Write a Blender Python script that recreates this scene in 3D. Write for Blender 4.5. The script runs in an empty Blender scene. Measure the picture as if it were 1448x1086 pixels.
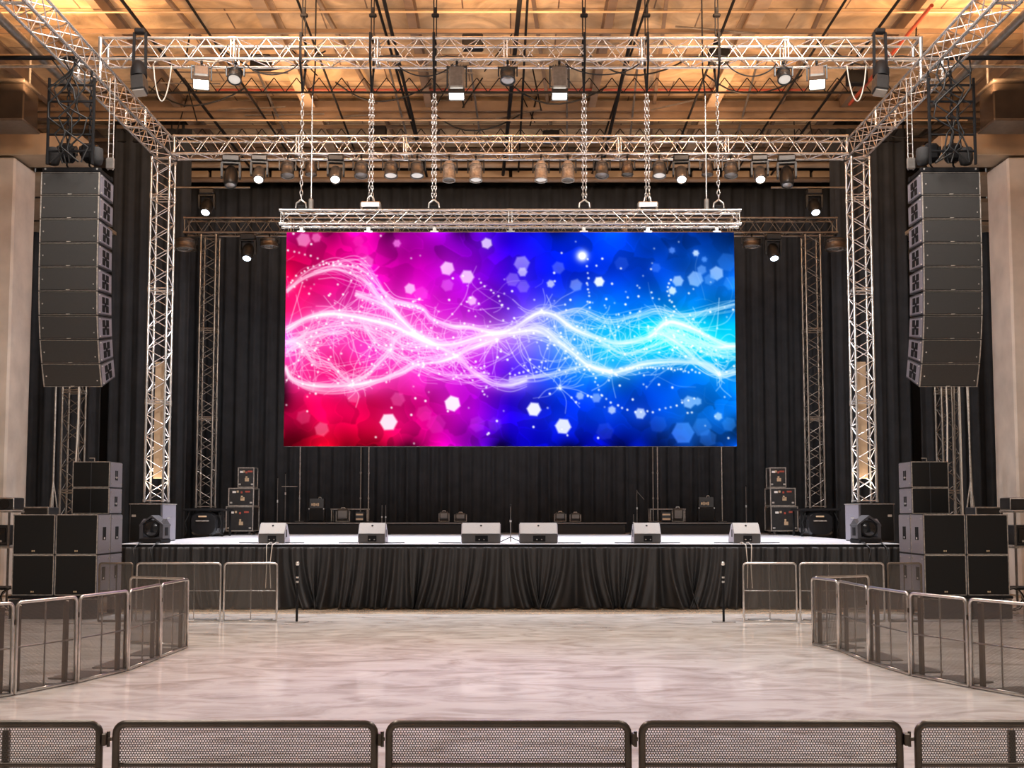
import bpy, math, random
import numpy as np
from mathutils import Vector, Matrix, Euler
random.seed(7)
R = math.radians
S = bpy.context.scene
COL = S.collection

# ------------------------------------------------------------------ camera
F_PX, PITCH, HOR0, CX, EYE = 1600.0, R(4.0), 613.0, 722.0, 2.0
cd = bpy.data.cameras.new('camera')
cam = bpy.data.objects.new('camera', cd)
COL.objects.link(cam)
cd.sensor_fit = 'HORIZONTAL'
cd.sensor_width = 36.0
cd.lens = F_PX / 1448 * 36
cd.shift_x = 2 / 1448
cd.shift_y = 70 / 1448
cd.clip_end = 300
cam.location = (0, 0, EYE)
cam.rotation_euler = (R(90) + PITCH, 0, 0)
S.camera = cam
FW = Vector((0, math.cos(PITCH), math.sin(PITCH)))
UP = Vector((0, -math.sin(PITCH), math.cos(PITCH)))


def ray(px, py):
    return Vector(((px - CX) / F_PX, 0, 0)) + FW + UP * ((HOR0 - py) / F_PX)


def atY(px, py, Y):
    d = ray(px, py)
    return d * (Y / d.y) + Vector((0, 0, EYE))


def atZ(px, py, Z):
    d = ray(px, py)
    return d * ((Z - EYE) / d.z) + Vector((0, 0, EYE))


# ------------------------------------------------------------------ materials
def mat(name, col=(.5, .5, .5), rough=.5, metal=0.0, spec=.5, noise=None, bump=None, coat=0.0):
    m = bpy.data.materials.new(name)
    m.use_nodes = True
    nt = m.node_tree
    b = nt.nodes['Principled BSDF']
    b.inputs['Base Color'].default_value = (*col, 1)
    b.inputs['Roughness'].default_value = rough
    b.inputs['Metallic'].default_value = metal
    b.inputs['Specular IOR Level'].default_value = spec
    b.inputs['Coat Weight'].default_value = coat
    if noise or bump:
        tc = nt.nodes.new('ShaderNodeTexCoord')
        nz = nt.nodes.new('ShaderNodeTexNoise')
        sc = (noise or bump)[0]
        nz.inputs['Scale'].default_value = sc
        nz.inputs['Detail'].default_value = 5
        nt.links.new(tc.outputs['Object'], nz.inputs['Vector'])
        if noise:
            mr = nt.nodes.new('ShaderNodeMapRange')
            mr.inputs[1].default_value = .3
            mr.inputs[2].default_value = .7
            mr.inputs[3].default_value = 1 - noise[1]
            mr.inputs[4].default_value = 1 + noise[1]
            nt.links.new(nz.outputs['Fac'], mr.inputs[0])
            vm = nt.nodes.new('ShaderNodeVectorMath')
            vm.operation = 'SCALE'
            vm.inputs[0].default_value = col
            nt.links.new(mr.outputs[0], vm.inputs['Scale'])
            nt.links.new(vm.outputs[0], b.inputs['Base Color'])
        if bump:
            bp = nt.nodes.new('ShaderNodeBump')
            bp.inputs['Strength'].default_value = bump[1]
            bp.inputs['Distance'].default_value = .02
            nt.links.new(nz.outputs['Fac'], bp.inputs['Height'])
            nt.links.new(bp.outputs[0], b.inputs['Normal'])
    return m


def emis(name, col, st):
    m = bpy.data.materials.new(name)
    m.use_nodes = True
    nt = m.node_tree
    b = nt.nodes['Principled BSDF']
    b.inputs['Base Color'].default_value = (.5, .5, .5, 1)
    b.inputs['Emission Color'].default_value = (*col, 1)
    b.inputs['Emission Strength'].default_value = st
    return m


M = {}
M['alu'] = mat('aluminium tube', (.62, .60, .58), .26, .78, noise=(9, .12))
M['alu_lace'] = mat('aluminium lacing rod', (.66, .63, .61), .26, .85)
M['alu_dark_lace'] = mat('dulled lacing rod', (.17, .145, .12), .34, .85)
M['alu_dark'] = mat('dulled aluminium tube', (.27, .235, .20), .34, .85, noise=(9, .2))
M['steel'] = mat('galvanised steel', (.52, .49, .46), .3, .9, noise=(14, .15))
M['steel_dark'] = mat('dark steel', (.17, .15, .135), .42, .6, noise=(10, .2))
M['bronze'] = mat('brown steel frame', (.16, .13, .105), .35, .75, noise=(8, .15))
M['chain'] = mat('chain steel', (.62, .60, .58), .26, .9)
M['black'] = mat('black paint', (.0075, .007, .0075), .6, spec=.15, noise=(20, .2))
M['black_gloss'] = mat('black gloss', (.012, .012, .013), .18)
M['black_soft'] = mat('black cloth', (.02, .019, .019), .85, bump=(30, .3))
M['curtain'] = mat('black curtain cloth', (.0275, .030, .0345), .8, spec=.2, noise=(2.5, .18), bump=(60, .15))
M['skirt'] = mat('stage skirt cloth', (.022, .0205, .0205), .48, spec=.4, noise=(4, .15))
M['cab'] = mat('speaker cabinet paint', (.05, .047, .052), .42, noise=(40, .12), bump=(150, .15))
M['cab_side'] = mat('speaker side plate', (.19, .18, .21), .42, noise=(30, .08), bump=(150, .1))
M['grille_hung_lit'] = mat('lit hung speaker grille', (.034, .031, .0285), .5, spec=.4, noise=(160, .4), bump=(260, .25))  # lighter copy of the grille, stronger light on the hung columns painted in
M['grille'] = mat('speaker grille', (.0085, .0078, .0072), .6, spec=.2, noise=(160, .35), bump=(260, .25))
M['rim'] = mat('worn edge', (.36, .32, .28), .4, .4, noise=(20, .35))
M['silver'] = mat('silver bolt', (.75, .72, .68), .3, .8)
M['deckmat'] = None
M['wedge_top_lit'] = mat('light-painted wedge top', (.36, .345, .32), .6, noise=(120, .1), bump=(200, .15))  # paler than the cabinet: light from above is put into the colour
M['wedge_low'] = mat('charcoal cabinet', (.062, .056, .052), .5, noise=(60, .15))
M['wedge_side'] = mat('grey cabinet end', (.27, .25, .28), .5)
M['case'] = mat('road case laminate', (.022, .021, .021), .35, noise=(8, .25))
M['red'] = mat('red sticker', (.35, .06, .035), .5)
M['tan'] = mat('tan sticker', (.5, .36, .22), .5)
M['white'] = mat('white tape', (.75, .72, .68), .5)
M['pipe_red'] = mat('red pipe', (.30, .05, .025), .4)
M['lamp_body'] = mat('lamp housing', (.018, .017, .0165), .35, .3, noise=(15, .2))
M['lamp_grey'] = mat('grey lamp housing', (.15, .137, .125), .32, .6, noise=(15, .15))
M['lens_off'] = mat('dull lens glass', (.22, .2, .18), .12, .3)
M['lens_on'] = emis('lit lens', (1, .93, .86), 14)
M['lens_flood'] = emis('lit flood face', (1, .9, .76), 22)
M['lens_blue'] = emis('cool lit lens', (.75, .87, 1), 9)
M['lens_dim'] = emis('faint lens', (1, .87, .72), .35)
M['concrete'] = mat('beige pillar plaster', (.50, .43, .37), .75, noise=(1.6, .15), bump=(12, .2))
M['fascia'] = mat('brown header panel', (.30, .215, .14), .6, noise=(1.5, .2))
M['wall_dark'] = mat('dark back wall', (.022, .02, .018), .8)
M['wall_tan'] = mat('tan side wall', (.38, .27, .17), .7, noise=(.7, .2))
M['beam'] = mat('brown roof steel', (.17, .11, .07), .55, noise=(1.5, .25))
M['beam_lt'] = mat('tan roof beam', (.38, .26, .16), .6, noise=(1.5, .2))
M['glassy'] = mat('dark glossy panel', (.03, .022, .017), .12, noise=(2, .3))
M['cable'] = mat('cable rubber', (.009, .009, .009), .5, spec=.3)
M['cable_lt'] = mat('pale cable', (.45, .40, .34), .5)
M['brass'] = mat('brass', (.55, .4, .2), .3, .8)


def N(nt, t, **kw):
    n = nt.nodes.new(t)
    for k, v in kw.items():
        setattr(n, k, v)
    return n


def math_(nt, op, a, b=None, c=None):
    n = N(nt, 'ShaderNodeMath', operation=op)
    for i, v in enumerate((a, b, c)):
        if v is None:
            continue
        if isinstance(v, (int, float)):
            n.inputs[i].default_value = v
        else:
            nt.links.new(v, n.inputs[i])
    return n.outputs[0]


def perforated(name, col, pitch, rr, metal=.7):
    """sheet with round holes on a hexagonal lattice (local x/z)"""
    m = bpy.data.materials.new(name)
    m.use_nodes = True
    nt = m.node_tree
    b = nt.nodes['Principled BSDF']
    b.inputs['Base Color'].default_value = (*col, 1)
    b.inputs['Metallic'].default_value = metal
    b.inputs['Roughness'].default_value = .4
    tc = N(nt, 'ShaderNodeTexCoord')
    sp = N(nt, 'ShaderNodeSeparateXYZ')
    nt.links.new(tc.outputs['Object'], sp.inputs[0])
    x = math_(nt, 'DIVIDE', sp.outputs[0], pitch)
    z = math_(nt, 'DIVIDE', sp.outputs[2], pitch * 1.7320508)

    def dist(off):
        fx = math_(nt, 'SUBTRACT', math_(nt, 'FRACT', math_(nt, 'ADD', x, 100 + off)), .5)
        fz = math_(nt, 'MULTIPLY', math_(nt, 'SUBTRACT', math_(nt, 'FRACT', math_(nt, 'ADD', z, 100 + off)), .5), 1.7320508)
        return math_(nt, 'SQRT', math_(nt, 'ADD', math_(nt, 'MULTIPLY', fx, fx), math_(nt, 'MULTIPLY', fz, fz)))
    d = math_(nt, 'MINIMUM', dist(0), dist(.5))
    solid = math_(nt, 'GREATER_THAN', d, rr)
    nt.links.new(solid, b.inputs['Alpha'])
    return m


M['mesh'] = perforated('perforated barrier sheet', (.20, .175, .155), .0125, .36, .5)
M['mesh_fine'] = perforated('fine perforated barrier sheet', (.125, .108, .094), .0115, .36, .5)


# floor: polished concrete with long cream streaks
def floor_mat():
    m = bpy.data.materials.new('polished concrete floor')
    m.use_nodes = True
    nt = m.node_tree
    b = nt.nodes['Principled BSDF']
    tc = N(nt, 'ShaderNodeTexCoord')
    mp = N(nt, 'ShaderNodeMapping')
    mp.inputs['Scale'].default_value = (.85, 1.6, 1)
    nt.links.new(tc.outputs['Object'], mp.inputs[0])
    n1 = N(nt, 'ShaderNodeTexNoise')
    n1.inputs['Scale'].default_value = 1.1
    n1.inputs['Detail'].default_value = 9
    n1.inputs['Roughness'].default_value = .62
    n1.inputs['Distortion'].default_value = 1.3
    nt.links.new(mp.outputs[0], n1.inputs[0])
    cr = N(nt, 'ShaderNodeValToRGB')
    e = cr.color_ramp.elements
    e[0].position, e[0].color = .28, (.40, .33, .285, 1)
    e[1].position, e[1].color = .70, (.76, .71, .66, 1)
    k = e.new(.47)
    k.color = (.60, .545, .50, 1)
    k = e.new(.56)
    k.color = (.70, .65, .60, 1)
    nt.links.new(n1.outputs['Fac'], cr.inputs[0])
    # warmer bare strip along the foot of the stage
    sp = N(nt, 'ShaderNodeSeparateXYZ')
    nt.links.new(tc.outputs['Object'], sp.inputs[0])
    st = math_(nt, 'GREATER_THAN', sp.outputs[1], 22.55)
    mx = N(nt, 'ShaderNodeMix', data_type='RGBA', blend_type='MULTIPLY')
    nt.links.new(math_(nt, 'MULTIPLY', st, .8), mx.inputs['Factor'])
    nt.links.new(cr.outputs[0], mx.inputs['A'])
    mx.inputs['B'].default_value = (.92, .72, .5, 1)
    nt.links.new(mx.outputs['Result'], b.inputs['Base Color'])
    n2 = N(nt, 'ShaderNodeTexNoise')
    n2.inputs['Scale'].default_value = 2.2
    n2.inputs['Detail'].default_value = 6
    nt.links.new(mp.outputs[0], n2.inputs[0])
    mr = N(nt, 'ShaderNodeMapRange')
    mr.inputs[1].default_value, mr.inputs[2].default_value = .3, .7
    mr.inputs[3].default_value, mr.inputs[4].default_value = .06, .17
    nt.links.new(n2.outputs['Fac'], mr.inputs[0])
    nt.links.new(mr.outputs[0], b.inputs['Roughness'])
    b.inputs['Specular IOR Level'].default_value = .45
    bp = N(nt, 'ShaderNodeBump')
    bp.inputs['Strength'].default_value = .035
    bp.inputs['Distance'].default_value = .02
    nt.links.new(n2.outputs['Fac'], bp.inputs['Height'])
    nt.links.new(bp.outputs[0], b.inputs['Normal'])
    return m


def ceil_mat():
    m = bpy.data.materials.new('tan roof boards')
    m.use_nodes = True
    nt = m.node_tree
    b = nt.nodes['Principled BSDF']
    tc = N(nt, 'ShaderNodeTexCoord')
    br = N(nt, 'ShaderNodeTexBrick')
    br.inputs['Scale'].default_value = 1.0
    br.inputs['Brick Width'].default_value = 2.3
    br.inputs['Row Height'].default_value = 1.15
    br.inputs['Mortar Size'].default_value = .02
    br.inputs['Color1'].default_value = (.62, .42, .23, 1)
    br.inputs['Color2'].default_value = (.48, .31, .165, 1)
    br.inputs['Mortar'].default_value = (.16, .09, .05, 1)
    nt.links.new(tc.outputs['Object'], br.inputs[0])
    n1 = N(nt, 'ShaderNodeTexNoise')
    n1.inputs['Scale'].default_value = .8
    n1.inputs['Detail'].default_value = 7
    n1.inputs['Distortion'].default_value = 1.5
    nt.links.new(tc.outputs['Object'], n1.inputs[0])
    mr = N(nt, 'ShaderNodeMapRange')
    mr.inputs[1].default_value, mr.inputs[2].default_value = .35, .65
    mr.inputs[3].default_value, mr.inputs[4].default_value = .55, 1.12
    nt.links.new(n1.outputs['Fac'], mr.inputs[0])
    vm = N(nt, 'ShaderNodeVectorMath', operation='SCALE')
    nt.links.new(br.outputs[0], vm.inputs[0])
    nt.links.new(mr.outputs[0], vm.inputs['Scale'])
    nt.links.new(vm.outputs[0], b.inputs['Base Color'])
    b.inputs['Roughness'].default_value = .65
    bp = N(nt, 'ShaderNodeBump')
    bp.inputs['Strength'].default_value = .5
    bp.inputs['Distance'].default_value = .15
    nt.links.new(n1.outputs['Fac'], bp.inputs['Height'])
    nt.links.new(bp.outputs[0], b.inputs['Normal'])
    return m


M['floor'] = floor_mat()
M['ceil'] = ceil_mat()
M['deck'] = mat('pale stage deck', (.78, .77, .80), .22, noise=(1.2, .10), spec=.5)


# ------------------------------------------------------------------ mesh helpers
class MB:
    def __init__(self):
        self.v, self.f, self.s = [], [], []

    def add(self, vs, fs, smooth=False):
        o = len(self.v)
        self.v.extend([tuple(p) for p in vs])
        self.f.extend([tuple(i + o for i in f) for f in fs])
        self.s.extend([smooth] * len(fs))
        return self

    def box(self, c, s, ch=0.0, rot=None):
        """box centred on c with size s and chamfered edges"""
        hx, hy, hz = s[0] / 2, s[1] / 2, s[2] / 2
        ch = min(ch, hx * .9, hy * .9, hz * .9)
        vs, fs = [], []
        if ch <= 0:
            vs = [(x, y, z) for x in (-hx, hx) for y in (-hy, hy) for z in (-hz, hz)]
            fs = [(0, 1, 3, 2), (4, 6, 7, 5), (0, 4, 5, 1), (2, 3, 7, 6), (0, 2, 6, 4), (1, 5, 7, 3)]
        else:
            idx = {}
            for sx in (-1, 1):
                for sy in (-1, 1):
                    for sz in (-1, 1):
                        for ax in range(3):
                            p = [sx * (hx - ch), sy * (hy - ch), sz * (hz - ch)]
                            p[ax] = (sx * hx, sy * hy, sz * hz)[ax]
                            idx[(sx, sy, sz, ax)] = len(vs)
                            vs.append(tuple(p))
            for ax in range(3):
                a, b = [k for k in range(3) if k != ax]
                for sg in (-1, 1):
                    q = []
                    for (p1, p2) in ((-1, -1), (1, -1), (1, 1), (-1, 1)):
                        k = [0, 0, 0]
                        k[ax], k[a], k[b] = sg, p1, p2
                        q.append(idx[(*k, ax)])
                    fs.append(tuple(q))
            for ax in range(3):
                a, b = [k for k in range(3) if k != ax]
                for s1 in (-1, 1):
                    for s2 in (-1, 1):
                        k0, k1 = [0, 0, 0], [0, 0, 0]
                        k0[ax], k1[ax] = -1, 1
                        k0[a] = k1[a] = s1
                        k0[b] = k1[b] = s2
                        fs.append((idx[(*k0, a)], idx[(*k1, a)], idx[(*k1, b)], idx[(*k0, b)]))
            for sx in (-1, 1):
                for sy in (-1, 1):
                    for sz in (-1, 1):
                        fs.append(tuple(idx[(sx, sy, sz, k)] for k in range(3)))
        if rot is not None:
            mt = rot if isinstance(rot, Matrix) else Euler(rot).to_matrix()
            vs = [mt @ Vector(p) for p in vs]
        c = Vector(c)
        return self.add([Vector(p) + c for p in vs], fs)

    def bar(self, a, b, w, h=None, ch=0.0):
        """rectangular bar from a to b"""
        a, b = Vector(a), Vector(b)
        d = b - a
        L = d.length
        q = d.to_track_quat('Z', 'Y').to_matrix()
        return self.box((a + b) / 2, (w, h or w, L), ch, q)

    def tube(self, pts, r, n=8, closed=False, cap=True):
        pts = [Vector(p) for p in pts]
        m = len(pts)
        rings = []
        prev = None
        for i, p in enumerate(pts):
            if closed:
                d = pts[(i + 1) % m] - pts[i - 1]
            else:
                d = pts[min(i + 1, m - 1)] - pts[max(i - 1, 0)]
            d.normalize()
            if prev is None:
                u = d.orthogonal().normalized()
            else:
                u = (prev - d * prev.dot(d))
                if u.length < 1e-6:
                    u = d.orthogonal()
                u.normalize()
            prev = u
            w = d.cross(u)
            rr = r[i] if isinstance(r, (list, tuple)) else r
            rings.append([p + (u * math.cos(2 * math.pi * k / n) + w * math.sin(2 * math.pi * k / n)) * rr for k in range(n)])
        vs = [q for rg in rings for q in rg]
        fs = []
        for i in range(m if closed else m - 1):
            j = (i + 1) % m
            for k in range(n):
                k2 = (k + 1) % n
                fs.append((i * n + k, i * n + k2, j * n + k2, j * n + k))
        self.add(vs, fs, True)
        if cap and not closed:
            self.add(rings[0], [tuple(range(n - 1, -1, -1))])
            self.add(rings[-1], [tuple(range(n))])
        return self

    def cyl(self, a, b, r, n=12, r2=None):
        return self.tube([a, b], [r, r2 if r2 is not None else r], n)

    def lathe(self, prof, n=20, mt=None):
        """profile of (radius, height) turned about z, then moved by mt"""
        vs, fs = [], []
        for (r, z) in prof:
            for k in range(n):
                a = 2 * math.pi * k / n
                vs.append(Vector((r * math.cos(a), r * math.sin(a), z)))
        for i in range(len(prof) - 1):
            for k in range(n):
                k2 = (k + 1) % n
                fs.append((i * n + k, i * n + k2, (i + 1) * n + k2, (i + 1) * n + k))
        if mt is not None:
            vs = [mt @ p for p in vs]
        self.add(vs, fs, True)
        if prof[0][0] > 1e-5:
            self.add(vs[:n], [tuple(range(n - 1, -1, -1))])
        if prof[-1][0] > 1e-5:
            self.add(vs[-n:], [tuple(range(n))])
        return self

    def prism(self, poly, x0, x1):
        """polygon in (y, z) swept along x"""
        n = len(poly)
        vs = [(x0, y, z) for y, z in poly] + [(x1, y, z) for y, z in poly]
        fs = [tuple(range(n)), tuple(range(2 * n - 1, n - 1, -1))]
        fs += [(i, i + n, (i + 1) % n + n, (i + 1) % n) for i in range(n)]
        return self.add(vs, fs)

    def build(self, name, m, parent=None, loc=None, rot=None, kind=None):
        me = bpy.data.meshes.new(name)
        me.from_pydata(self.v, [], self.f)
        me.polygons.foreach_set('use_smooth', self.s)
        me.materials.append(M[m] if isinstance(m, str) else m)
        me.update()
        o = bpy.data.objects.new(name, me)
        COL.objects.link(o)
        if parent is not None:
            o.parent = parent
        if loc is not None:
            o.location = loc
        if rot is not None:
            o.rotation_euler = rot
        if kind:
            o['kind'] = kind
        return o


def fixn(o):
    import bmesh
    bm = bmesh.new()
    bm.from_mesh(o.data)
    bmesh.ops.recalc_face_normals(bm, faces=bm.faces)
    bm.to_mesh(o.data)
    bm.free()
    return o


def tag(o, label, cat, group=None, kind='thing'):
    o['label'] = label
    o['category'] = cat
    o['kind'] = kind
    if group:
        o['group'] = group
    return o


def thing(name, label, cat, loc=(0, 0, 0), rot=(0, 0, 0), group=None):
    o = bpy.data.objects.new(name, None)
    COL.objects.link(o)
    o.location = loc
    o.rotation_euler = rot
    o.empty_display_size = .1
    return tag(o, label, cat, group)


def struct(o, label=None, cat=None):
    o['kind'] = 'structure'
    if label:
        o['label'] = label
    o['category'] = cat or 'structure'
    return o


ORD = ['first', 'second', 'third', 'fourth', 'fifth', 'sixth', 'seventh', 'eighth', 'ninth', 'tenth', 'eleventh', 'twelfth',
       'thirteenth', 'fourteenth', 'fifteenth', 'sixteenth', 'seventeenth', 'eighteenth', 'nineteenth', 'twentieth', 'twenty-first']
SIDE = {-1: 'left', 1: 'right'}

# ------------------------------------------------------------------ the hall
ZC, YB, XW = 14.1, 38.6, 16.5
struct(MB().box((0, 16, -.1), (2 * XW + 1, 46, .2)).build('floor', 'floor'), 'polished cream concrete floor', 'floor')
ceil = struct(MB().box((0, 16, ZC + .1), (2 * XW + 1, 46, .2)).build('ceiling', 'ceil'), 'tan boarded roof underside', 'ceiling')
struct(MB().box((0, YB + .1, 7), (2 * XW, .2, 14.2)).build('wall_back', 'wall_dark'), 'dark back wall behind the curtains', 'wall')
struct(MB().box((-XW - .1, 16, 7), (.2, 45, 14.2)).build('wall_left', 'wall_tan'), 'tan left wall', 'wall')
struct(MB().box((XW + .1, 16, 7), (.2, 45, 14.2)).build('wall_right', 'wall_tan'), 'tan right wall', 'wall')
# roof steel, each member its own mesh under the ceiling
for i, x in enumerate((-13.2, -9.6, -5.8, -2.35, 2.35, 5.8, 9.6, 13.2)):
    w = .34 if i in (2, 5) else .2
    b = MB()
    for z, t in ((ZC - .03, .05), (ZC - .42, .05)):
        b.box((x, 27, z), (w, 22, t))
    b.box((x, 27, ZC - .22), (.05, 22, .38))
    b.build('beam', 'beam_lt' if i in (2, 5) else 'beam', ceil)
for i, y in enumerate((24.2, 26.6, 28.1, 31.9, 33.4, 34.6, 36.2)):
    MB().box((0, y, ZC - .50), (2 * XW - .5, .07, .10)).build('purlin', 'beam', ceil)
MB().box((0, 32.3, ZC - .4), (2 * XW - .5, .25, .5)).build('beam', 'beam', ceil)
MB().box((0, 37.2, ZC - .25), (2 * XW - .5, .9, .4)).build('beam', 'beam', ceil)
for x in (-11.4, -7.6, -4.1, .9, 4.0, 7.7, 11.3):
    MB().bar((x - .5, 24, ZC - .2), (x + .5, 36, ZC - .2), .09).build('brace', 'beam', ceil)
# roof drop rods, dark conduits and diagonal hangers
rc_ = random.Random(12)
for x, zz, r in ((-2.75, 1.0, .045), (-2.95, .9, .035), (2.8, 1.0, .05), (3.05, .85, .03), (.22, .9, .055), (.38, .8, .03), (-4.7, .8, .03), (4.9, .85, .035), (-7.2, .75, .03), (7.4, .8, .03), (-8.6, .8, .04), (8.5, .9, .035)):
    MB().cyl((x, 23.5, ZC - zz), (x + rc_.uniform(-.5, .5), 37.5, ZC - zz), r, 8).build('conduit', 'black', ceil)
for k in range(34):
    x, y = rc_.uniform(-11, 11), rc_.uniform(25.5, 35)
    if k % 2:
        MB().bar((x, y, ZC - .03), (x + rc_.uniform(-.9, .9), y + rc_.uniform(-.3, .3), ZC - rc_.uniform(.7, 1.3)), .03).build('hanger', 'black', ceil)
    else:
        MB().bar((x, y, ZC - .6), (x + rc_.uniform(1.2, 2.8) * rc_.choice((-1, 1)), y + rc_.uniform(-.5, .5), ZC - rc_.uniform(.55, .8)), .035).build('hanger', 'steel_dark', ceil)
for k in range(9):
    x, y = -10 + 2.5 * k + rc_.uniform(-.6, .6), rc_.uniform(27, 33)
    pts = [(x + i * .32, y + .1 * math.sin(i), ZC - .65 - .55 * math.sin(math.pi * i / 8)) for i in range(9)]
    MB().tube(pts, .022, 6).build('cable', 'cable', ceil)
for x, y in ((-6.2, 27.4), (-.9, 26.2), (5.1, 27.0), (1.2, 33.0), (-3.9, 32.6), (8.9, 28.4)):
    MB().box((x, y, ZC - .95), (.5, .3, .35), .03).build('junction_box', 'black', ceil)
# open-web joists between the beams
for y in (29.4, 33.4):
    b = MB()
    b.cyl((-12, y, ZC - .95), (12, y, ZC - .95), .03, 6)
    for k in range(40):
        x = -12 + .6 * k
        b.cyl((x, y, ZC - .95), (x + .3, y, ZC - .55), .014, 5)
        b.cyl((x + .3, y, ZC - .55), (x + .6, y, ZC - .95), .014, 5)
    b.build('joist', 'black', ceil)
for x in (-6.9, -3.3, -1.1, 1.5, 3.4, 6.6):
    MB().bar((x, 29.3, ZC - .02), (x + .25, 34.5, ZC - 1.1), .05).build('brace', 'steel_dark', ceil)

for sd in (-1, 1):
    px = 22 if sd < 0 else 1424
    p = atY(px, 222, 27.0)
    xi = abs(p.x)
    # pillar and header
    struct(MB().box((sd * (xi + .75), 27.6, p.z / 2), (1.5, 1.2, p.z), .05).build('trim_%d' % (1 if sd < 0 else 2), 'concrete'),
           'beige plaster pillar at the far %s' % SIDE[sd], 'pillar')
    z0, z1 = atY(30, 219, 27.0).z, atY(30, 188, 27.0).z
    b = MB().box((sd * (XW + 10.5) / 2, 27.5, (z0 + z1) / 2), (XW - 10.5, 1.0, z1 - z0), .02)
    struct(b.build('trim_%d' % (3 if sd < 0 else 4), 'fascia'), 'brown header beam on the %s pillar' % SIDE[sd], 'beam')
    # soffit boards behind the header
    b = MB()
    for k in range(4):
        b.box((sd * 13.9, 29.1 + k * 2.0, z0 - .12 - .12 * k), (4.2, 1.9, .1))
    struct(b.build('trim_%d' % (5 if sd < 0 else 6), 'fascia'), 'low soffit behind the %s header' % SIDE[sd], 'soffit')
    # boxed unit hanging under the roof
    nm = 'left' if sd < 0 else 'right'
    c = atY(14 if sd < 0 else 1425, 152, 26.0)
    t = thing('hanging_heater', 'dark glossy boxed unit hung on rods above the %s pillar' % nm, 'heater', (c.x, 26.0, c.z), group='boxed units under the roof')
    MB().box((0, 0, 0), (1.0, .8, .9), .03).build('body', 'glassy', t)
    MB().box((0, -.05, .47), (1.1, .95, .06), .01).build('lid', 'bronze', t)
    MB().box((0, -.05, -.47), (1.1, .95, .06), .01).build('tray', 'bronze', t)
    for k in (-1, 1):
        MB().cyl((k * .45, 0, .5), (k * .45, 0, ZC - c.z - .3), .03, 8).build('rod', 'steel_dark', t)

# red sprinkler pipes
for k, (py, Y, r, w) in enumerate(((151, 33.6, .05, 9.6), (127, 31.4, .035, 8.4))):
    z = atY(CX, py, Y).z
    o = MB().cyl((-w, Y, z), (w, Y, z), r, 10).build('hanging_sprinkler_pipe', 'pipe_red')
    tag(o, ['red sprinkler pipe running behind the lit floodlights, the lower one',
            'thin red sprinkler pipe under the roof, the upper one'][k], 'pipe', 'red pipes under the roof')
for k, (py, Y) in enumerate(((17, 25.5), (170, 31.5))):
    z = atY(CX, py, Y).z
    o = MB().cyl((-13, Y, z), (13, Y, z), .026, 8).build('hanging_conduit', 'beam_lt')
    tag(o, ['tan conduit crossing the roof boards near the front truss top', 'tan conduit crossing the roof just above the middle truss'][k], 'pipe')
o = MB().cyl((9.2, 24.0, 13.05), (9.2, 30.0, 13.05), .045, 10).build('hanging_sprinkler_pipe', 'pipe_red')
tag(o, 'thick red pipe running front to back under the roof at the upper right', 'pipe', 'red pipes under the roof')
# roof pipe bands far behind the middle truss
for k, (py, th) in enumerate(((237, .10), (245, .22), (258, .09))):
    z = atY(CX, py, 36.9).z
    b = MB()
    if k == 1:
        for q in range(26):
            b.box((-12.5 + q, 37.0, z - .06), (.9, .2, .30), .02)
    else:
        b.cyl((-13, 36.6, z), (13, 36.6, z), th, 10)
    o = b.build('hanging_duct' if k == 1 else 'hanging_service_pipe', ['beam_lt', 'wall_tan', 'beam'][k])
    tag(o, ['upper tan service pipe behind the middle truss lamps', 'segmented tan duct behind the middle truss lamps',
            'lower brown service pipe behind the middle truss lamps'][k], ['pipe', 'duct', 'pipe'][k])


# ------------------------------------------------------------------ curtains
def pleats(x0, x1, z0, z1, y, name, m, label, amp=.09, per=.42, group=None, nz=14, seed=0, flare=0.0, slant=0.0, kind='thing', dens=14, cat='curtain'):
    rnd = random.Random(seed)
    L = abs(x1 - x0)
    nx = int(L / per * dens)
    ph = [0]
    for i in range(nx):
        ph.append(ph[-1] + 2 * math.pi / dens * rnd.uniform(.8, 1.25))
    depth = []
    a, tgt = 1.0, 1.0
    for i in range(nx + 1):
        if i % dens == 0:
            tgt = rnd.uniform(.35, 1.25)
        a += (tgt - a) * .2
        depth.append(a)
    ks = [rnd.uniform(-1, 1) for _ in range(int(L / per) + 3)]
    vs, fs = [], []
    for j in range(nz + 1):
        t = j / nz
        z = z1 + (z0 - z1) * t
        g = .45 + .55 * t + flare * t * t
        for i in range(nx + 1):
            u = i / nx
            kk = u * L / per
            q = int(kk)
            fr = kk - q
            k = ks[q] * (1 - fr) + ks[q + 1] * fr
            x = x0 + (x1 - x0) * u + slant * k * t * t
            d = math.sin(ph[i]) * depth[i] + .35 * math.sin(ph[i] * 2.3 + 1.0 + t * 1.5)
            vs.append((x, y + amp * g * d - flare * .10 * t * t, z))
    for j in range(nz):
        for i in range(nx):
            p = j * (nx + 1) + i
            fs.append((p, p + nx + 1, p + nx + 2, p + 1))
    b = MB().add(vs, fs, True)
    o = b.build(name, m)
    md = o.modifiers.new('thickness', 'SOLIDIFY')
    md.thickness = .012
    return tag(o, label, cat, group, kind)


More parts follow.
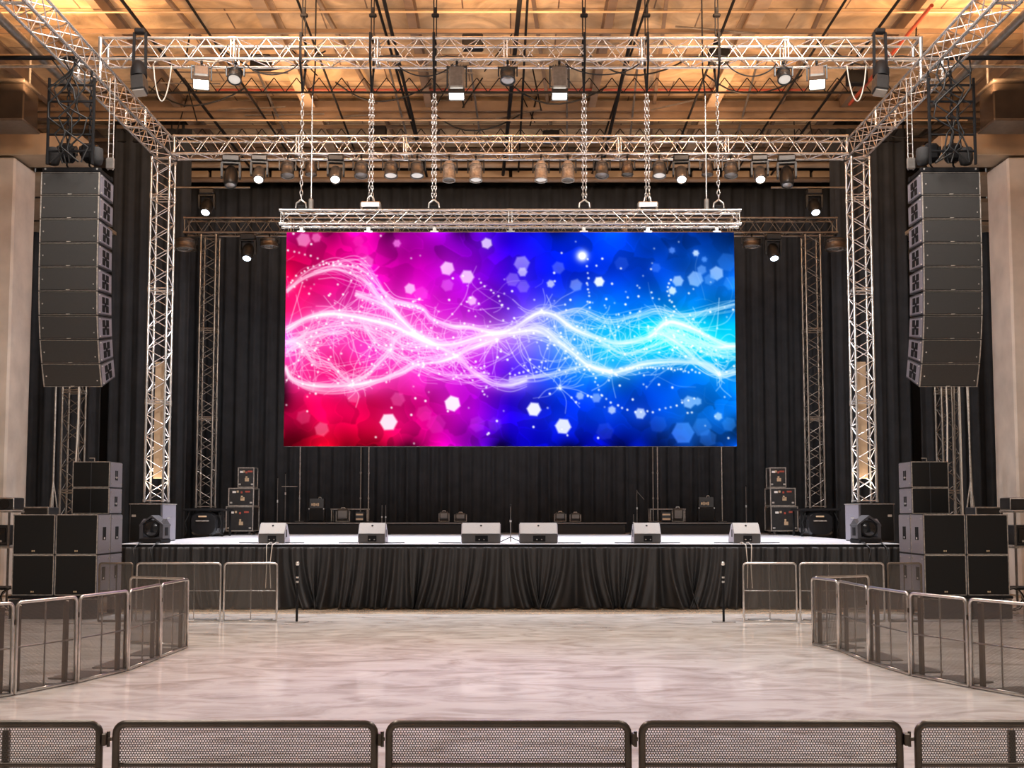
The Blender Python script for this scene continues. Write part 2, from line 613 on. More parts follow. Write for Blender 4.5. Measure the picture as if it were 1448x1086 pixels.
ztop = atY(CX, 262, 37.4).z
pleats(-12.6, 12.6, .02, ztop, 37.5, 'backdrop_curtain', 'curtain', 'wide black pleated curtain hanging across the back of the stage', .10, .48, 'black drapes', seed=3, dens=10)
for sd in (-1, 1):
    xo = abs(atY(0, 400, 33.0).x) + .6
    xi = abs(atY(250, 400, 33.0).x)
    xm = abs(atY(150, 240, 33.0).x)
    zt = atY(30, 297, 33.0).z
    zt2 = atY(160, 150, 33.0).z
    pleats(sd * xm, sd * xo, .02, zt, 33.0, 'wing_curtain', 'curtain', 'black pleated wing curtain behind the %s hanging speakers' % SIDE[sd], .10, .44, 'black drapes', seed=11 + sd, dens=10)
    pleats(sd * (xi - .25), sd * (xm - .1), .02, zt2, 33.4, 'leg_curtain', 'curtain', 'tall black leg curtain behind the %s front tower' % SIDE[sd], .08, .40, 'black drapes', seed=21 + sd, dens=10)

# ------------------------------------------------------------------ stage
YS = 2.0 / (ray(CX, 860).z / -1 / ray(CX, 860).y)
ZS = atY(CX, 769, YS).z
XS = 8.25
st = thing('stage_platform', 'wide low stage with a pale glossy deck', 'stage', (0, 30.5, 0))
MB().box((0, (YS + 37.0) / 2 - 30.5, ZS - .03), (2 * XS, 37.0 - YS, .06), .008).build('deck', 'deck', st)
MB().box((0, YS - 30.5 - .022, ZS - .068), (2 * XS + .04, .04, .115), .004).build('edge_trim', 'black', st)
for x in (-7.5, -4.5, -1.5, 1.5, 4.5, 7.5):
    for y in (25, 30, 35.5):
        MB().cyl((x, y - 30.5, 0), (x, y - 30.5, ZS - .06), .04, 8).build('leg', 'steel_dark', st)
for sd in (-1, 1):
    MB().box((sd * (XS - .02), -.1, ZS / 2 - .05), (.03, 12.8, ZS - .1)).build('side_panel', 'black', st)
pleats(-XS, XS, .012, ZS - .065, YS - .20, 'stage_skirt', 'skirt', 'dark pleated cloth skirt hanging along the front of the stage', .105, .36, nz=24, seed=5, flare=.5, slant=.30, dens=18, cat='skirt')

# drum and keyboard risers at the back
YR = 34.9
ZR = atY(CX, 738, YR).z
for k, (a, b_, nm) in enumerate(((397, 530, 'left riser below the amplifier'), (545, 673, 'centre left riser with two small lamps'),
                                 (769, 886, 'centre right riser with two small lamps'), (930, 1048, 'right riser below the amplifier'))):
    xa, xb = atY(a, 745, YR).x, atY(b_, 745, YR).x
    t = thing('stage_riser', 'low black ' + nm, 'riser', ((xa + xb) / 2, YR + .85, ZS + .002), group='low black risers')
    w = xb - xa
    h = ZR - ZS - .01
    MB().box((0, 0, h - .03), (w, 1.7, .06), .008).build('top', 'black_gloss', t)
    pb = MB()
    pb.box((0, 0, (h - .07) / 2), (w - .06, 1.62, h - .07))
    pb.build('skirt_panel', 'black_soft', t)
    MB().box((0, -.86, h - .03), (w, .015, .04)).build('edge_strip', 'steel_dark', t)


# ------------------------------------------------------------------ trusses
def drape(t, L, s, seed, m='cable'):
    rnd = random.Random(seed)
    for k in range(2):
        pts = []
        n = int(L / .35)
        for i in range(n + 1):
            pts.append((L * i / n, s * (.3 + .35 * k) + rnd.uniform(-.04, .04), .045 + .05 * abs(math.sin(i * .9 + k)) + rnd.uniform(0, .02)))
        MB().tube(pts, .014, 6).build('cable_run', m if k == 0 else 'cable_lt', t)


def truss(name, label, loc, L, s, axis, m='alu', pitch=.56, joints=(), rc=.028, rl=.0115, group='box trusses', end=True, er=1.3):
    t = thing(name, label, 'truss', loc, group=group)

    def P(q, a, b):
        return {'x': (q, a, b), 'y': (a, q, b), 'z': (a, b, q)}[axis]
    e = s
    cor = ((0, 0), (e, 0), (e, e), (0, e))
    for a, b in cor:
        MB().tube([P(0, a, b), P(L, a, b)], rc, 10).build('chord', m, t)
    n = max(2, int(round(L / pitch)))
    for k in range(4):
        c0, c1 = cor[k], cor[(k + 1) % 4]
        b = MB()
        for i in range(n):
            q0, q1, q2 = L * i / n, L * (i + .5) / n, L * (i + 1) / n
            if k % 2:
                b.tube([P(q0, *c1), P(q1, *c0)], rl, 6, cap=False)
                b.tube([P(q1, *c0), P(q2, *c1)], rl, 6, cap=False)
            else:
                b.tube([P(q0, *c0), P(q1, *c1)], rl, 6, cap=False)
                b.tube([P(q1, *c1), P(q2, *c0)], rl, 6, cap=False)
        b.build('lacing', m + '_lace', t)
    js = list(joints) + ([0.0, L] if end else [])
    for q in js:
        b = MB()
        for d in ((.03,) if q == 0.0 else (-.03,) if q == L else (-.03, .03)):
            for k in range(4):
                b.tube([P(q + d, *cor[k]), P(q + d, *cor[(k + 1) % 4])], rl * (er if q in (0.0, L) else 1.3), 8)
        for a, c in cor:
            b.tube([P(max(q - .06, 0), a, c), P(min(q + .06, L), a, c)], rc * 1.35, 10)
        b.build('joint_frame', m, t)
    return t


SZ = .42
XI = 7.92                       # inner chord line of the towers
YM, ZM = 25.8, 10.33            # middle truss, lower chord
YF = 21.46
ZF = ZM + SZ + .06
ft = truss('lighting_truss', 'front silver box truss crossing the hall above the screen, nearest the camera', (-XI - .1, YF, ZF), 2 * XI + .2, SZ, 'x',
      joints=(2.6, 5.4, 7.92, 10.6, 13.4), pitch=.6, er=3.6)
drape(ft, 2 * XI + .2, SZ, 3)
mt_ = truss('lighting_truss', 'middle silver box truss carrying the long row of lamps', (-XI + .06, YM, ZM), 2 * XI - .12, SZ, 'x', joints=(2.9, 5.4, 7.86, 10.4, 12.9))
drape(mt_, 2 * XI - .12, SZ, 8)
YRT = 31.5
ZRT = atY(CX, 308, YRT).z - SZ
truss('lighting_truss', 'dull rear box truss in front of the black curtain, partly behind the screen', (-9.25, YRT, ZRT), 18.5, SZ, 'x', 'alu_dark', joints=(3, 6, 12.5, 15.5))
for sd in (-1, 1):
    x0 = -XI - SZ if sd < 0 else XI
    truss('side_truss', 'silver box truss running front to back on the %s side' % SIDE[sd], (x0, 12.0, ZM), YM + SZ - 12.0, SZ, 'y', joints=(3, 6, 9.3, 12), pitch=.6)
    # tower on its base case
    zc = atY(215, 712, YM).z
    tw = truss('truss_tower', 'bright silver truss tower on the %s, standing on a black case' % SIDE[sd], (x0, YM, zc + .03), ZM - zc - .10, SZ, 'z', joints=(2.3, 4.9, 7.1), pitch=.5)
    MB().box((SZ * .5, SZ * .62, 1.9), (.20, .02, 2.7), .003).build('inner_panel', 'beam_lt', tw)
    xr = abs(atY(292 if sd < 0 else 1152, 500, YRT).x) - SZ / 2
    xr0 = -xr - SZ if sd < 0 else xr
    zr = atY(290, 718, YRT).z
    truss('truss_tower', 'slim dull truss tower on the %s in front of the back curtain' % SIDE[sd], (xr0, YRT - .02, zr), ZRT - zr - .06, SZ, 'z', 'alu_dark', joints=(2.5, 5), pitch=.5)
    # tower behind the hanging speakers
    xa = abs(atY(96, 600, 28.0).x)
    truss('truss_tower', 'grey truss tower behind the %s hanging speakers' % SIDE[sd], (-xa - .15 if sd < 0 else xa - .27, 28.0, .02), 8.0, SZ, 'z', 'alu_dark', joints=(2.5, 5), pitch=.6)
    # outrigger pipes at the corner of the front truss
    z = ZF + .02
    o = MB().cyl((sd * (XI + .15), YF + SZ, z), (sd * (XI + 4.0), YF + SZ, z), .03, 10).build('hanging_pipe', 'steel')
    tag(o, 'silver outrigger pipe running outward from the %s end of the front truss' % SIDE[sd], 'pipe', 'outrigger pipes')
    o = MB().cyl((sd * (XI + .15), YF, z), (sd * (XI + 4.0), YF, z), .045, 10).build('hanging_pipe', 'black')
    tag(o, 'black outrigger pipe running outward from the %s end of the front truss' % SIDE[sd], 'pipe', 'outrigger pipes')
    # dull fat pipe outside the side truss
    x = sd * 9.35
    z = 2 + .949 * 9.35 + .16
    o = MB().cyl((x, 10, z), (x, 24.5, z), .085, 12).build('hanging_pipe', 'alu_dark')
    tag(o, 'thick dull pipe running front to back outside the %s side truss' % SIDE[sd], 'pipe')

# small screen truss
YSC = 21.55
SS = .27
p0, p1 = atY(395, 297, YSC), atY(1048, 297, YSC)
ZST = p0.z - SS
truss('hanging_truss', 'slim silver box truss hung on chains along the top of the screen', (p0.x, YSC, ZST), p1.x - p0.x, SS, 'x', joints=(p1.x - p0.x > 1 and (p1.x - p0.x) / 2,), pitch=.56, rc=.021, rl=.0085)


# ------------------------------------------------------------------ the LED screen
def paint(W, H):
    rng = np.random.default_rng(4)
    X0, X1, Y0, Y1 = 402.5, 1040.5, 327.0, 631.0
    cols = [0, .1, .2, .3, .42, .5, .6, .7, .8, .9, 1]
    rows = [0, .17, .34, .5, .67, .83, 1]
    G = np.array([
        [(95, 0, 55), (150, 0, 85), (170, 0, 130), (165, 0, 170), (100, 0, 200), (30, 0, 222), (0, 35, 240), (0, 55, 228), (0, 55, 180), (0, 45, 140), (0, 50, 140)],
        [(205, 0, 65), (220, 0, 115), (228, 0, 168), (215, 0, 195), (140, 0, 215), (50, 0, 215), (0, 25, 235), (0, 50, 232), (0, 60, 205), (0, 70, 180), (0, 70, 165)],
        [(220, 10, 80), (230, 20, 135), (238, 20, 180), (228, 10, 200), (165, 5, 205), (85, 20, 215), (25, 45, 235), (0, 85, 240), (0, 95, 220), (0, 110, 215), (0, 100, 195)],
        [(240, 60, 150), (245, 60, 165), (242, 40, 170), (240, 50, 195), (205, 45, 225), (150, 90, 235), (60, 115, 250), (0, 160, 250), (0, 195, 245), (0, 205, 245), (0, 195, 240)],
        [(240, 30, 130), (232, 0, 100), (240, 30, 140), (230, 40, 190), (180, 5, 210), (75, 15, 220), (15, 80, 240), (0, 100, 235), (0, 60, 190), (0, 85, 200), (0, 120, 220)],
        [(222, 0, 75), (238, 0, 80), (225, 0, 80), (220, 0, 130), (150, 0, 185), (35, 0, 210), (0, 35, 228), (0, 60, 222), (0, 50, 175), (0, 90, 195), (0, 95, 195)],
        [(90, 0, 15), (140, 0, 25), (165, 0, 35), (185, 0, 100), (90, 0, 130), (15, 0, 185), (0, 8, 195), (0, 8, 160), (0, 15, 95), (0, 45, 120), (0, 40, 105)]], float) / 255
    xs = np.linspace(0, 1, W)
    ys = np.linspace(0, 1, H)
    tmp = np.empty((len(rows), W, 3))
    for r in range(len(rows)):
        for c in range(3):
            tmp[r, :, c] = np.interp(xs, cols, G[r, :, c])
    base = np.empty((H, W, 3))
    yi = np.interp(ys, rows, np.arange(len(rows)))
    i0 = np.clip(yi.astype(int), 0, len(rows) - 2)
    fr = (yi - i0)[:, None, None]
    fr = fr * fr * (3 - 2 * fr)
    base = tmp[i0] * (1 - fr) + tmp[i0 + 1] * fr
    PX = X0 + xs[None, :] * (X1 - X0) + np.zeros((H, 1))
    PY = Y0 + ys[:, None] * (Y1 - Y0) + np.zeros((1, W))
    sc = W / (X1 - X0)

    def blur(a, sg):
        sg *= sc
        n = max(1, int(3 * sg))
        k = np.exp(-.5 * (np.arange(-n, n + 1) / sg) ** 2)
        k /= k.sum()
        f = lambda v: np.convolve(np.pad(v, n, mode='edge'), k, 'valid')
        a = np.apply_along_axis(f, 1, a)
        return np.apply_along_axis(f, 0, a)
    # facets
    best = np.full((H, W), 1e9)
    cid = np.zeros((H, W), int)
    wob = blur(rng.normal(0, 1, (H, W)), 6)
    wob = wob / wob.std() * 5
    nc = 330
    cx, cy = rng.uniform(X0, X1, nc), rng.uniform(Y0, Y1, nc)
    for i in range(nc):
        d = (PX + wob - cx[i]) ** 2 + ((PY + wob * .6 - cy[i]) * 1.1) ** 2
        m = d < best
        best[m] = d[m]
        cid[m] = i
    val = rng.uniform(-1, 1, nc)[cid]
    val = blur(val, .8)
    edge = (np.abs(np.diff(cid, axis=1, append=cid[:, -1:])) + np.abs(np.diff(cid, axis=0, append=cid[-1:, :])) > 0) * rng.uniform(-.2, 1, nc)[cid]
    val = val + 1.3 * blur(edge, .7)
    env = np.clip(np.abs(ys - .47)[:, None] * 2.2, .35, 1)
    base = np.clip(base * (1 + .20 * val[..., None] * env[..., None]), 0, 1)
    # large soft mottling
    mot = blur(rng.normal(0, 1, (H, W)), 13)
    mot /= mot.std()
    base = np.clip(base * (1 + .12 * mot[..., None]), 0, 1)

    def spline(pts, n=26):
        p = np.array(pts, float)
        p = np.vstack([2 * p[0] - p[1], p, 2 * p[-1] - p[-2]])
        out = []
        for i in range(1, len(p) - 2):
            for t in np.linspace(0, 1, n, endpoint=False):
                a = p[i - 1:i + 3]
                out.append(.5 * (2 * a[1] + (-a[0] + a[2]) * t + (2 * a[0] - 5 * a[1] + 4 * a[2] - a[3]) * t * t + (-a[0] + 3 * a[1] - 3 * a[2] + a[3]) * t ** 3))
        out.append(p[-2])
        return np.array(out)

    def splat(buf, P, w):
        x = (P[:, 0] - X0) / (X1 - X0) * (W - 1)
        y = (P[:, 1] - Y0) / (Y1 - Y0) * (H - 1)
        ok = (x >= 0) & (x < W - 1.001) & (y >= 0) & (y < H - 1.001)
        x, y = x[ok], y[ok]
        w = (w if np.ndim(w) else np.full(len(P), w))[ok]
        xi, yj = x.astype(int), y.astype(int)
        fx, fy = x - xi, y - yj
        for dx, dy, ww in ((0, 0, (1 - fx) * (1 - fy)), (1, 0, fx * (1 - fy)), (0, 1, (1 - fx) * fy), (1, 1, fx * fy)):
            np.add.at(buf, (yj + dy, xi + dx), ww * w)

    def dense(P):
        seg = np.linalg.norm(np.diff(P, axis=0), axis=1)
        s = np.concatenate([[0], np.cumsum(seg)])
        q = np.arange(0, s[-1], .35)
        return np.stack([np.interp(q, s, P[:, 0]), np.interp(q, s, P[:, 1])], 1)
    thick = np.zeros((H, W))
    fat = np.zeros((H, W))
    allp = []
    thin = np.zeros((H, W))
    strands = [
        (1.0, [(404, 466), (433, 450), (466, 444), (495, 447), (524, 453), (555, 461), (583, 474), (612, 486), (640, 487), (680, 476), (720, 467), (749, 449), (765, 442), (785, 446), (810, 464), (843, 478), (877, 486), (917, 477), (945, 456), (978, 464), (1003, 477), (1025, 488), (1041, 490)]),
        (.9, [(502, 415), (533, 427), (550, 435), (568, 453), (588, 472), (612, 486)]),
        (.55, [(404, 411), (429, 393), (468, 380), (499, 388), (519, 400), (532, 417), (546, 431)]),
        (.5, [(468, 375), (505, 379), (528, 396), (550, 424), (556, 432)]),
        (.75, [(550, 425), (594, 435), (610, 450), (639, 461), (665, 463), (703, 472), (740, 468), (765, 464), (787, 480), (810, 499), (832, 517), (864, 527), (882, 524), (913, 515), (960, 512), (1000, 516), (1018, 530)]),
        (.6, [(720, 472), (758, 468), (787, 483), (810, 499), (832, 517), (864, 526)]),
        (.6, [(917, 478), (933, 472), (962, 488), (989, 513), (1018, 530), (1041, 526)]),
        (.7, [(944, 468), (989, 484), (1012, 491), (1041, 490)]),
        (.9, [(404, 520), (413, 536), (444, 546), (497, 545), (533, 538), (568, 527), (590, 516), (621, 512), (645, 504), (665, 494), (703, 479)]),
        (.45, [(404, 483), (424, 487), (444, 512), (468, 518), (497, 543)]),
        (.5, [(497, 543), (524, 525), (552, 496), (561, 479), (583, 470)]),
        (.45, [(515, 462), (533, 485), (552, 496), (588, 516), (620, 528), (654, 532), (690, 531)]),
        (.55, [(581, 470), (599, 481), (614, 488), (645, 504), (665, 523), (694, 541), (720, 545), (745, 538)]),
        (.45, [(720, 537), (765, 533), (821, 519), (834, 517)]),
        (.45, [(404, 487), (440, 470), (470, 462), (500, 460), (540, 470), (575, 490), (614, 488)]),
        (.4, [(404, 500), (430, 482), (460, 472), (490, 470)]),
        (.35, [(843, 478), (880, 500), (917, 492), (960, 480), (1000, 500), (1041, 505)]),
        (.35, [(785, 446), (820, 440), (860, 455), (900, 448), (930, 440), (970, 447), (1041, 430)])]
    for w, pts in strands:
        P = dense(spline(pts))
        vv = np.interp(np.arange(len(P)), np.linspace(0, len(P), 4 + len(P) // 90), rng.uniform(.25, 1.75, 4 + len(P) // 90))
        allp.append(P)
        splat(thick, P, w * (.45 + .55 * vv))
        if w > .5:
            splat(fat, P + rng.normal(0, 1.0, P.shape), w * vv * vv * .75)
        for k in range(11):
            off = rng.normal(0, 7)
            a, f, ph = rng.uniform(1, 6), rng.uniform(.012, .03), rng.uniform(0, 6)
            Q = P.copy()
            Q[:, 1] += off * np.sin(np.linspace(0, np.pi * rng.uniform(1, 3), len(Q))) + a * np.sin(Q[:, 0] * f + ph)
            splat(thin, Q, rng.uniform(.25, .8) * (.4 + .6 * w))
    yc = lambda x: 475 + 22 * np.sin((x - 430) / 60.0)
    # webs of fine lines strung between points of the strands
    AP = np.concatenate(allp)
    dots = np.zeros((H, W))
    for k in range(420):
        p = AP[rng.integers(len(AP))] + rng.normal(0, 7, 2)
        D = np.hypot(AP[:, 0] - p[0], AP[:, 1] - p[1])
        c = np.where((D > 18) & (D < 75))[0]
        q = AP[c[rng.integers(len(c))]] + rng.normal(0, 9, 2)
        m_ = (p + q) / 2 + rng.normal(0, 6, 2)
        splat(thin, dense(spline([tuple(p), tuple(m_), tuple(q)], 14)), rng.uniform(.2, .7))
        if k % 3 == 0:
            splat(dots, np.array([q]), rng.choice([4, 8, 12]))
    for k in range(110):
        x = rng.uniform(404, 1030)
        y = yc(x) + rng.normal(0, 30)
        ang = rng.uniform(0, 6.28)
        L = rng.uniform(14, 95)
        p = [(x, y)]
        for q in range(3):
            ang += rng.normal(0, .5)
            p.append((p[-1][0] + L / 3 * math.cos(ang), p[-1][1] + L / 3 * math.sin(ang) * .8))
        splat(thin, dense(spline(p, 10)), rng.uniform(.12, .55) * math.exp(-((y - yc(x)) / 55) ** 2))
    for (x, y, n) in ((703, 480, 16), (497, 545, 16), (424, 487, 12), (645, 504, 12), (864, 526, 14), (1018, 530, 14), (791, 548, 12), (480, 447, 12), (765, 442, 12), (944, 457, 10), (552, 496, 10)):
        for q in range(n):
            a = rng.uniform(0, 6.28)
            L = rng.uniform(15, 55)
            b = a + rng.normal(0, .35)
            p = [(x, y), (x + L * .5 * math.cos(a), y + L * .5 * math.sin(a) * .7), (x + L * math.cos(b), y + L * math.sin(b) * .7)]
            splat(thin, dense(spline(p, 10)), rng.uniform(.25, .6))
        splat(thick, np.array([(x, y)] * 6) + rng.normal(0, 1.5, (6, 2)), 6)
    # dots: scattered and in beaded rows
    for k in range(330):
        x = rng.uniform(404, 1039)
        y = 478 + rng.normal(0, 62)
        splat(dots, np.array([(x, y)]), rng.choice([3, 5, 9, 14]))
    for pts, stp in (([(404, 352), (440, 362), (468, 374), (500, 376), (530, 398)], 9), ([(404, 405), (430, 380), (470, 371)], 7), ([(680, 400), (700, 415), (715, 435), (725, 440)], 8),
                     ([(830, 366), (832, 400), (834, 440)], 9), ([(850, 560), (880, 577), (915, 583), (950, 575), (985, 560)], 9), ([(880, 522), (930, 520), (990, 527)], 5),
                     ([(832, 520), (845, 545), (850, 560)], 6), ([(720, 530), (745, 525), (775, 510)], 7), ([(950, 395), (945, 415), (955, 440), (940, 455)], 6),
                     ([(640, 535), (670, 520), (690, 530)], 7), ([(560, 430), (580, 433), (600, 437)], 4)):
        P = dense(spline(pts))[::int(stp / .35)]
        splat(dots, P + rng.normal(0, 1, P.shape), rng.uniform(6, 12, len(P)))
    # bokeh hexagons
    hexes = [(550, 597, 11, .95, 1), (640, 571, 10, 1, 1), (755, 579, 9, 1, 1), (796, 603, 10, .95, 1), (632, 379, 9, .85, .9), (660, 391, 9, .85, .9), (688, 343, 7, .85, .9), (560, 343, 5, .7, .5),
             (427, 338, 9, .7, .6), (445, 335, 6, .6, .5), (517, 370, 9, .5, .6), (738, 372, 10, .65, .7), (739, 384, 6, .8, .9), (848, 398, 6.5, 1, 1), (456, 607, 9, .55, .4), (779, 401, 5, .8, .9),
             (725, 395, 9, .45, .6), (740, 405, 8, .4, .6), (790, 378, 8, .35, .6), (815, 403, 8, .5, .7), (960, 397, 7, .85, .7), (985, 394, 10, .75, .6), (1015, 386, 9, .8, .7), (986, 357, 4, .95, .8),
             (952, 353, 4, .7, .3), (998, 366, 3.5, .7, .3), (952, 411, 5, .95, .9), (994, 381, 6, .6, .4), (1005, 395, 7, .45, .3), (929, 378, 6, .4, .2), (905, 585, 7, .9, .8), (865, 580, 5, .85, .8),
             (974, 569, 8, .8, .6), (986, 568, 5, .8, .5), (1015, 589, 5, .85, .7), (965, 612, 14, .7, .15), (992, 604, 12, .35, .15), (1030, 600, 9, .4, .1), (1000, 620, 11, .3, .1), (843, 563, 6, .75, .5),
             (820, 560, 5, .7, .8), (632, 403, 8, .4, .5), (600, 585, 10, .25, .3), (430, 590, 9, .3, .3), (500, 560, 9, .45, .5), (563, 565, 9, .35, .4), (585, 480, 8, .3, .5), (670, 430, 7, .3, .4),
             (1030, 370, 12, .3, .15), (1035, 400, 9, .35, .2), (880, 372, 9, .25, .15), (855, 610, 11, .25, .15), (930, 600, 11, .2, .1), (700, 600, 9, .25, .2), (675, 600, 10, .25, .2), (617, 600, 12, .22, .2),
             (510, 355, 9, .3, .1), (505, 340, 7, .35, .1), (595, 415, 9, .3, .4), (579, 408, 7, .8, .9), (667, 425, 6, .8, .9)]
    img = base
    lum = img.max(2, keepdims=True) + 1e-3
    bright = np.clip(img / lum, 0, 1)
    hot = np.clip(bright * .85 + .15, 0, 1)
    gk = [0, .3, .45, .55, .65, .8, 1]
    gc = np.array([(255, 85, 185), (255, 85, 210), (225, 105, 255), (150, 135, 255), (50, 185, 255), (0, 228, 255), (0, 222, 255)], float) / 255
    gcol = np.stack([np.interp(xs, gk, gc[:, c]) for c in range(3)], -1)[None, :, :] + np.zeros((H, 1, 1))
    for (x, y, r, a, wh) in hexes:
        dx, dy = PX - x, PY - y
        th = rng.uniform(0, 1)
        d = np.zeros_like(dx)
        for q in range(3):
            an = th + q * math.pi / 3
            d = np.maximum(d, np.abs(dx * math.cos(an) + dy * math.sin(an)))
        al = np.clip((r - d) / 2.8 + .5, 0, 1) * a
        hl = np.exp(-((dx * dx + dy * dy) / (2 * (r * 1.5) ** 2))) * a * .45
        col = hot * (1 - wh) + wh * np.clip(hot * .15 + .88, 0, 1)
        img = img + (hot - img) * (hl * .7)[..., None]
        img = img * (1 - al[..., None]) + col * al[..., None]
    dx, dy = PX - 824, PY - 361
    g = np.exp(-(dx * dx + dy * dy) / 2 / 5.5 ** 2)
    img = img + (1 - img) * np.clip(g * 1.3, 0, 1)[..., None]
    # glow
    for (gx_, gy_, rx, ry, a) in ((510, 452, 75, 24, .75), (497, 545, 45, 13, .7), (430, 500, 30, 40, .45), (700, 478, 60, 18, .6), (640, 487, 50, 22, .5), (765, 450, 45, 22, .6), (560, 500, 60, 30, .45),
                                  (800, 480, 60, 30, .45), (880, 495, 70, 32, .7), (960, 470, 60, 28, .8), (1015, 490, 40, 30, .7), (720, 545, 40, 10, .5), (820, 440, 50, 25, .35), (600, 470, 60, 40, .35)):
        g = np.exp(-(((PX - gx_) / rx) ** 2 + ((PY - gy_) / ry) ** 2)) * a
        img = img + (gcol - img) * (g * .95)[..., None]
    glow = blur(thick, 1.6) * 1.2 + blur(thick, 5) * 2.4 + blur(thick, 18) * 4.4
    gl = 1 - np.exp(-glow * .62)
    img = img + (gcol - img) * (gl * .85)[..., None]
    env2 = np.clip(.25 + .75 * blur(np.clip(rng.normal(.6, 1.0, (H, W)), 0, 2), 14) / .75, 0, 1.3)
    fg = 1 - np.exp(-(blur(fat, 1.7) * 2.0 + blur(fat, 4.5) * 2.2 + blur(fat, 10) * 1.2) * env2)
    img = img + (gcol * .08 + .92 - img) * np.clip(fg, 0, 1)[..., None]
    core = 1 - np.exp(-(blur(thick, .8) * 1.5 + blur(thick, 2.2) * 1.3))
    img = img + (1 - img) * np.clip(core * 1.0, 0, 1)[..., None]
    fine = 1 - np.exp(-(blur(thin, .5) * 1.25))
    img = np.maximum(img, img + (np.clip(hot * .3 + .72, 0, 1) - img) * np.clip(fine * .92, 0, 1)[..., None])
    dt = 1 - np.exp(-(blur(dots, .85) * 2.0))
    dg = 1 - np.exp(-(blur(dots, 3) * .5))
    img = img + (hot - img) * (dg * .6)[..., None]
    img = img + (1 - img) * np.clip(dt * .95, 0, 1)[..., None]
    img = np.clip(img, 0, 1)
    return np.where(img <= .04045, img / 12.92, ((img + .055) / 1.055) ** 2.4)


s0, s1 = atY(402, 327, YSC - .02), atY(1041, 631, YSC - .02)
SWd = 2 * (abs(s0.x) + abs(s1.x)) / 2
SHt = s0.z - s1.z
scr = thing('hanging_screen', 'huge lit screen of pink to blue light waves hanging over the stage front', 'screen', ((atY(403, 480, YSC).x + atY(1040, 480, YSC).x) / 2, YSC + .1, s1.z))
MB().box((0, .02, SHt / 2), (SWd, .14, SHt), .004).build('housing', 'black', scr)
WN, HN = 860, 410
art = paint(WN, HN)
me = bpy.data.meshes.new('display')
gx, gz = np.meshgrid(np.linspace(-SWd / 2 + .003, SWd / 2 - .003, WN), np.linspace(SHt - .003, .003, HN))
co = np.zeros((HN * WN, 3))
co[:, 0], co[:, 1], co[:, 2] = gx.ravel(), -.055, gz.ravel()
idx = np.arange(HN * WN).reshape(HN, WN)
q = np.stack([idx[:-1, :-1], idx[1:, :-1], idx[1:, 1:], idx[:-1, 1:]], -1).reshape(-1, 4)
me.vertices.add(len(co))
me.vertices.foreach_set('co', co.ravel())
me.loops.add(q.size)
me.loops.foreach_set('vertex_index', q.ravel())
me.polygons.add(len(q))
me.polygons.foreach_set('loop_start', np.arange(0, q.size, 4))
me.update(calc_edges=True)
at = me.attributes.new('picture', 'FLOAT_COLOR', 'POINT')
rgba = np.ones((HN * WN, 4), np.float32)
rgba[:, :3] = art.reshape(-1, 3)
at.data.foreach_set('color', rgba.ravel())
dm = bpy.data.materials.new('lit display')
dm.use_nodes = True
nt = dm.node_tree
nt.nodes.clear()
an = N(nt, 'ShaderNodeAttribute', attribute_name='picture')
em = N(nt, 'ShaderNodeEmission')
em.inputs['Strength'].default_value = 1.12
ou = N(nt, 'ShaderNodeOutputMaterial')
nt.links.new(an.outputs['Color'], em.inputs['Color'])
nt.links.new(em.outputs[0], ou.inputs['Surface'])
me.materials.append(dm)
disp = bpy.data.objects.new('display', me)
COL.objects.link(disp)
disp.parent = scr
zt = ZST - .03 - s1.z
for px in (425, 520, 614, 722, 826, 917, 1015):
    x = atY(px, 320, YSC).x - scr.location.x
    MB().box((x, .02, (SHt + zt) / 2), (.07, .06, zt - SHt - .002), .004).box((x, .02, SHt + .02), (.16, .1, .035), .004).build('bracket', 'steel', scr)


# ------------------------------------------------------------------ chains
def chain_mb(b, x, y, z0, z1, s=.05, r=.0085):
    n = int((z1 - z0) / (s * 1.55))
    for i in range(n):
        zc_ = z1 - (i + .5) * (z1 - z0) / n
        pts = []
        for k in range(10):
            a = 2 * math.pi * k / 10
            u, w = math.cos(a) * s * .46, math.sin(a) * s * .98
            pts.append((x + u, y, zc_ + w) if i % 2 else (x, y + u, zc_ + w))
        b.tube(pts, r, 5, closed=True)
    return b


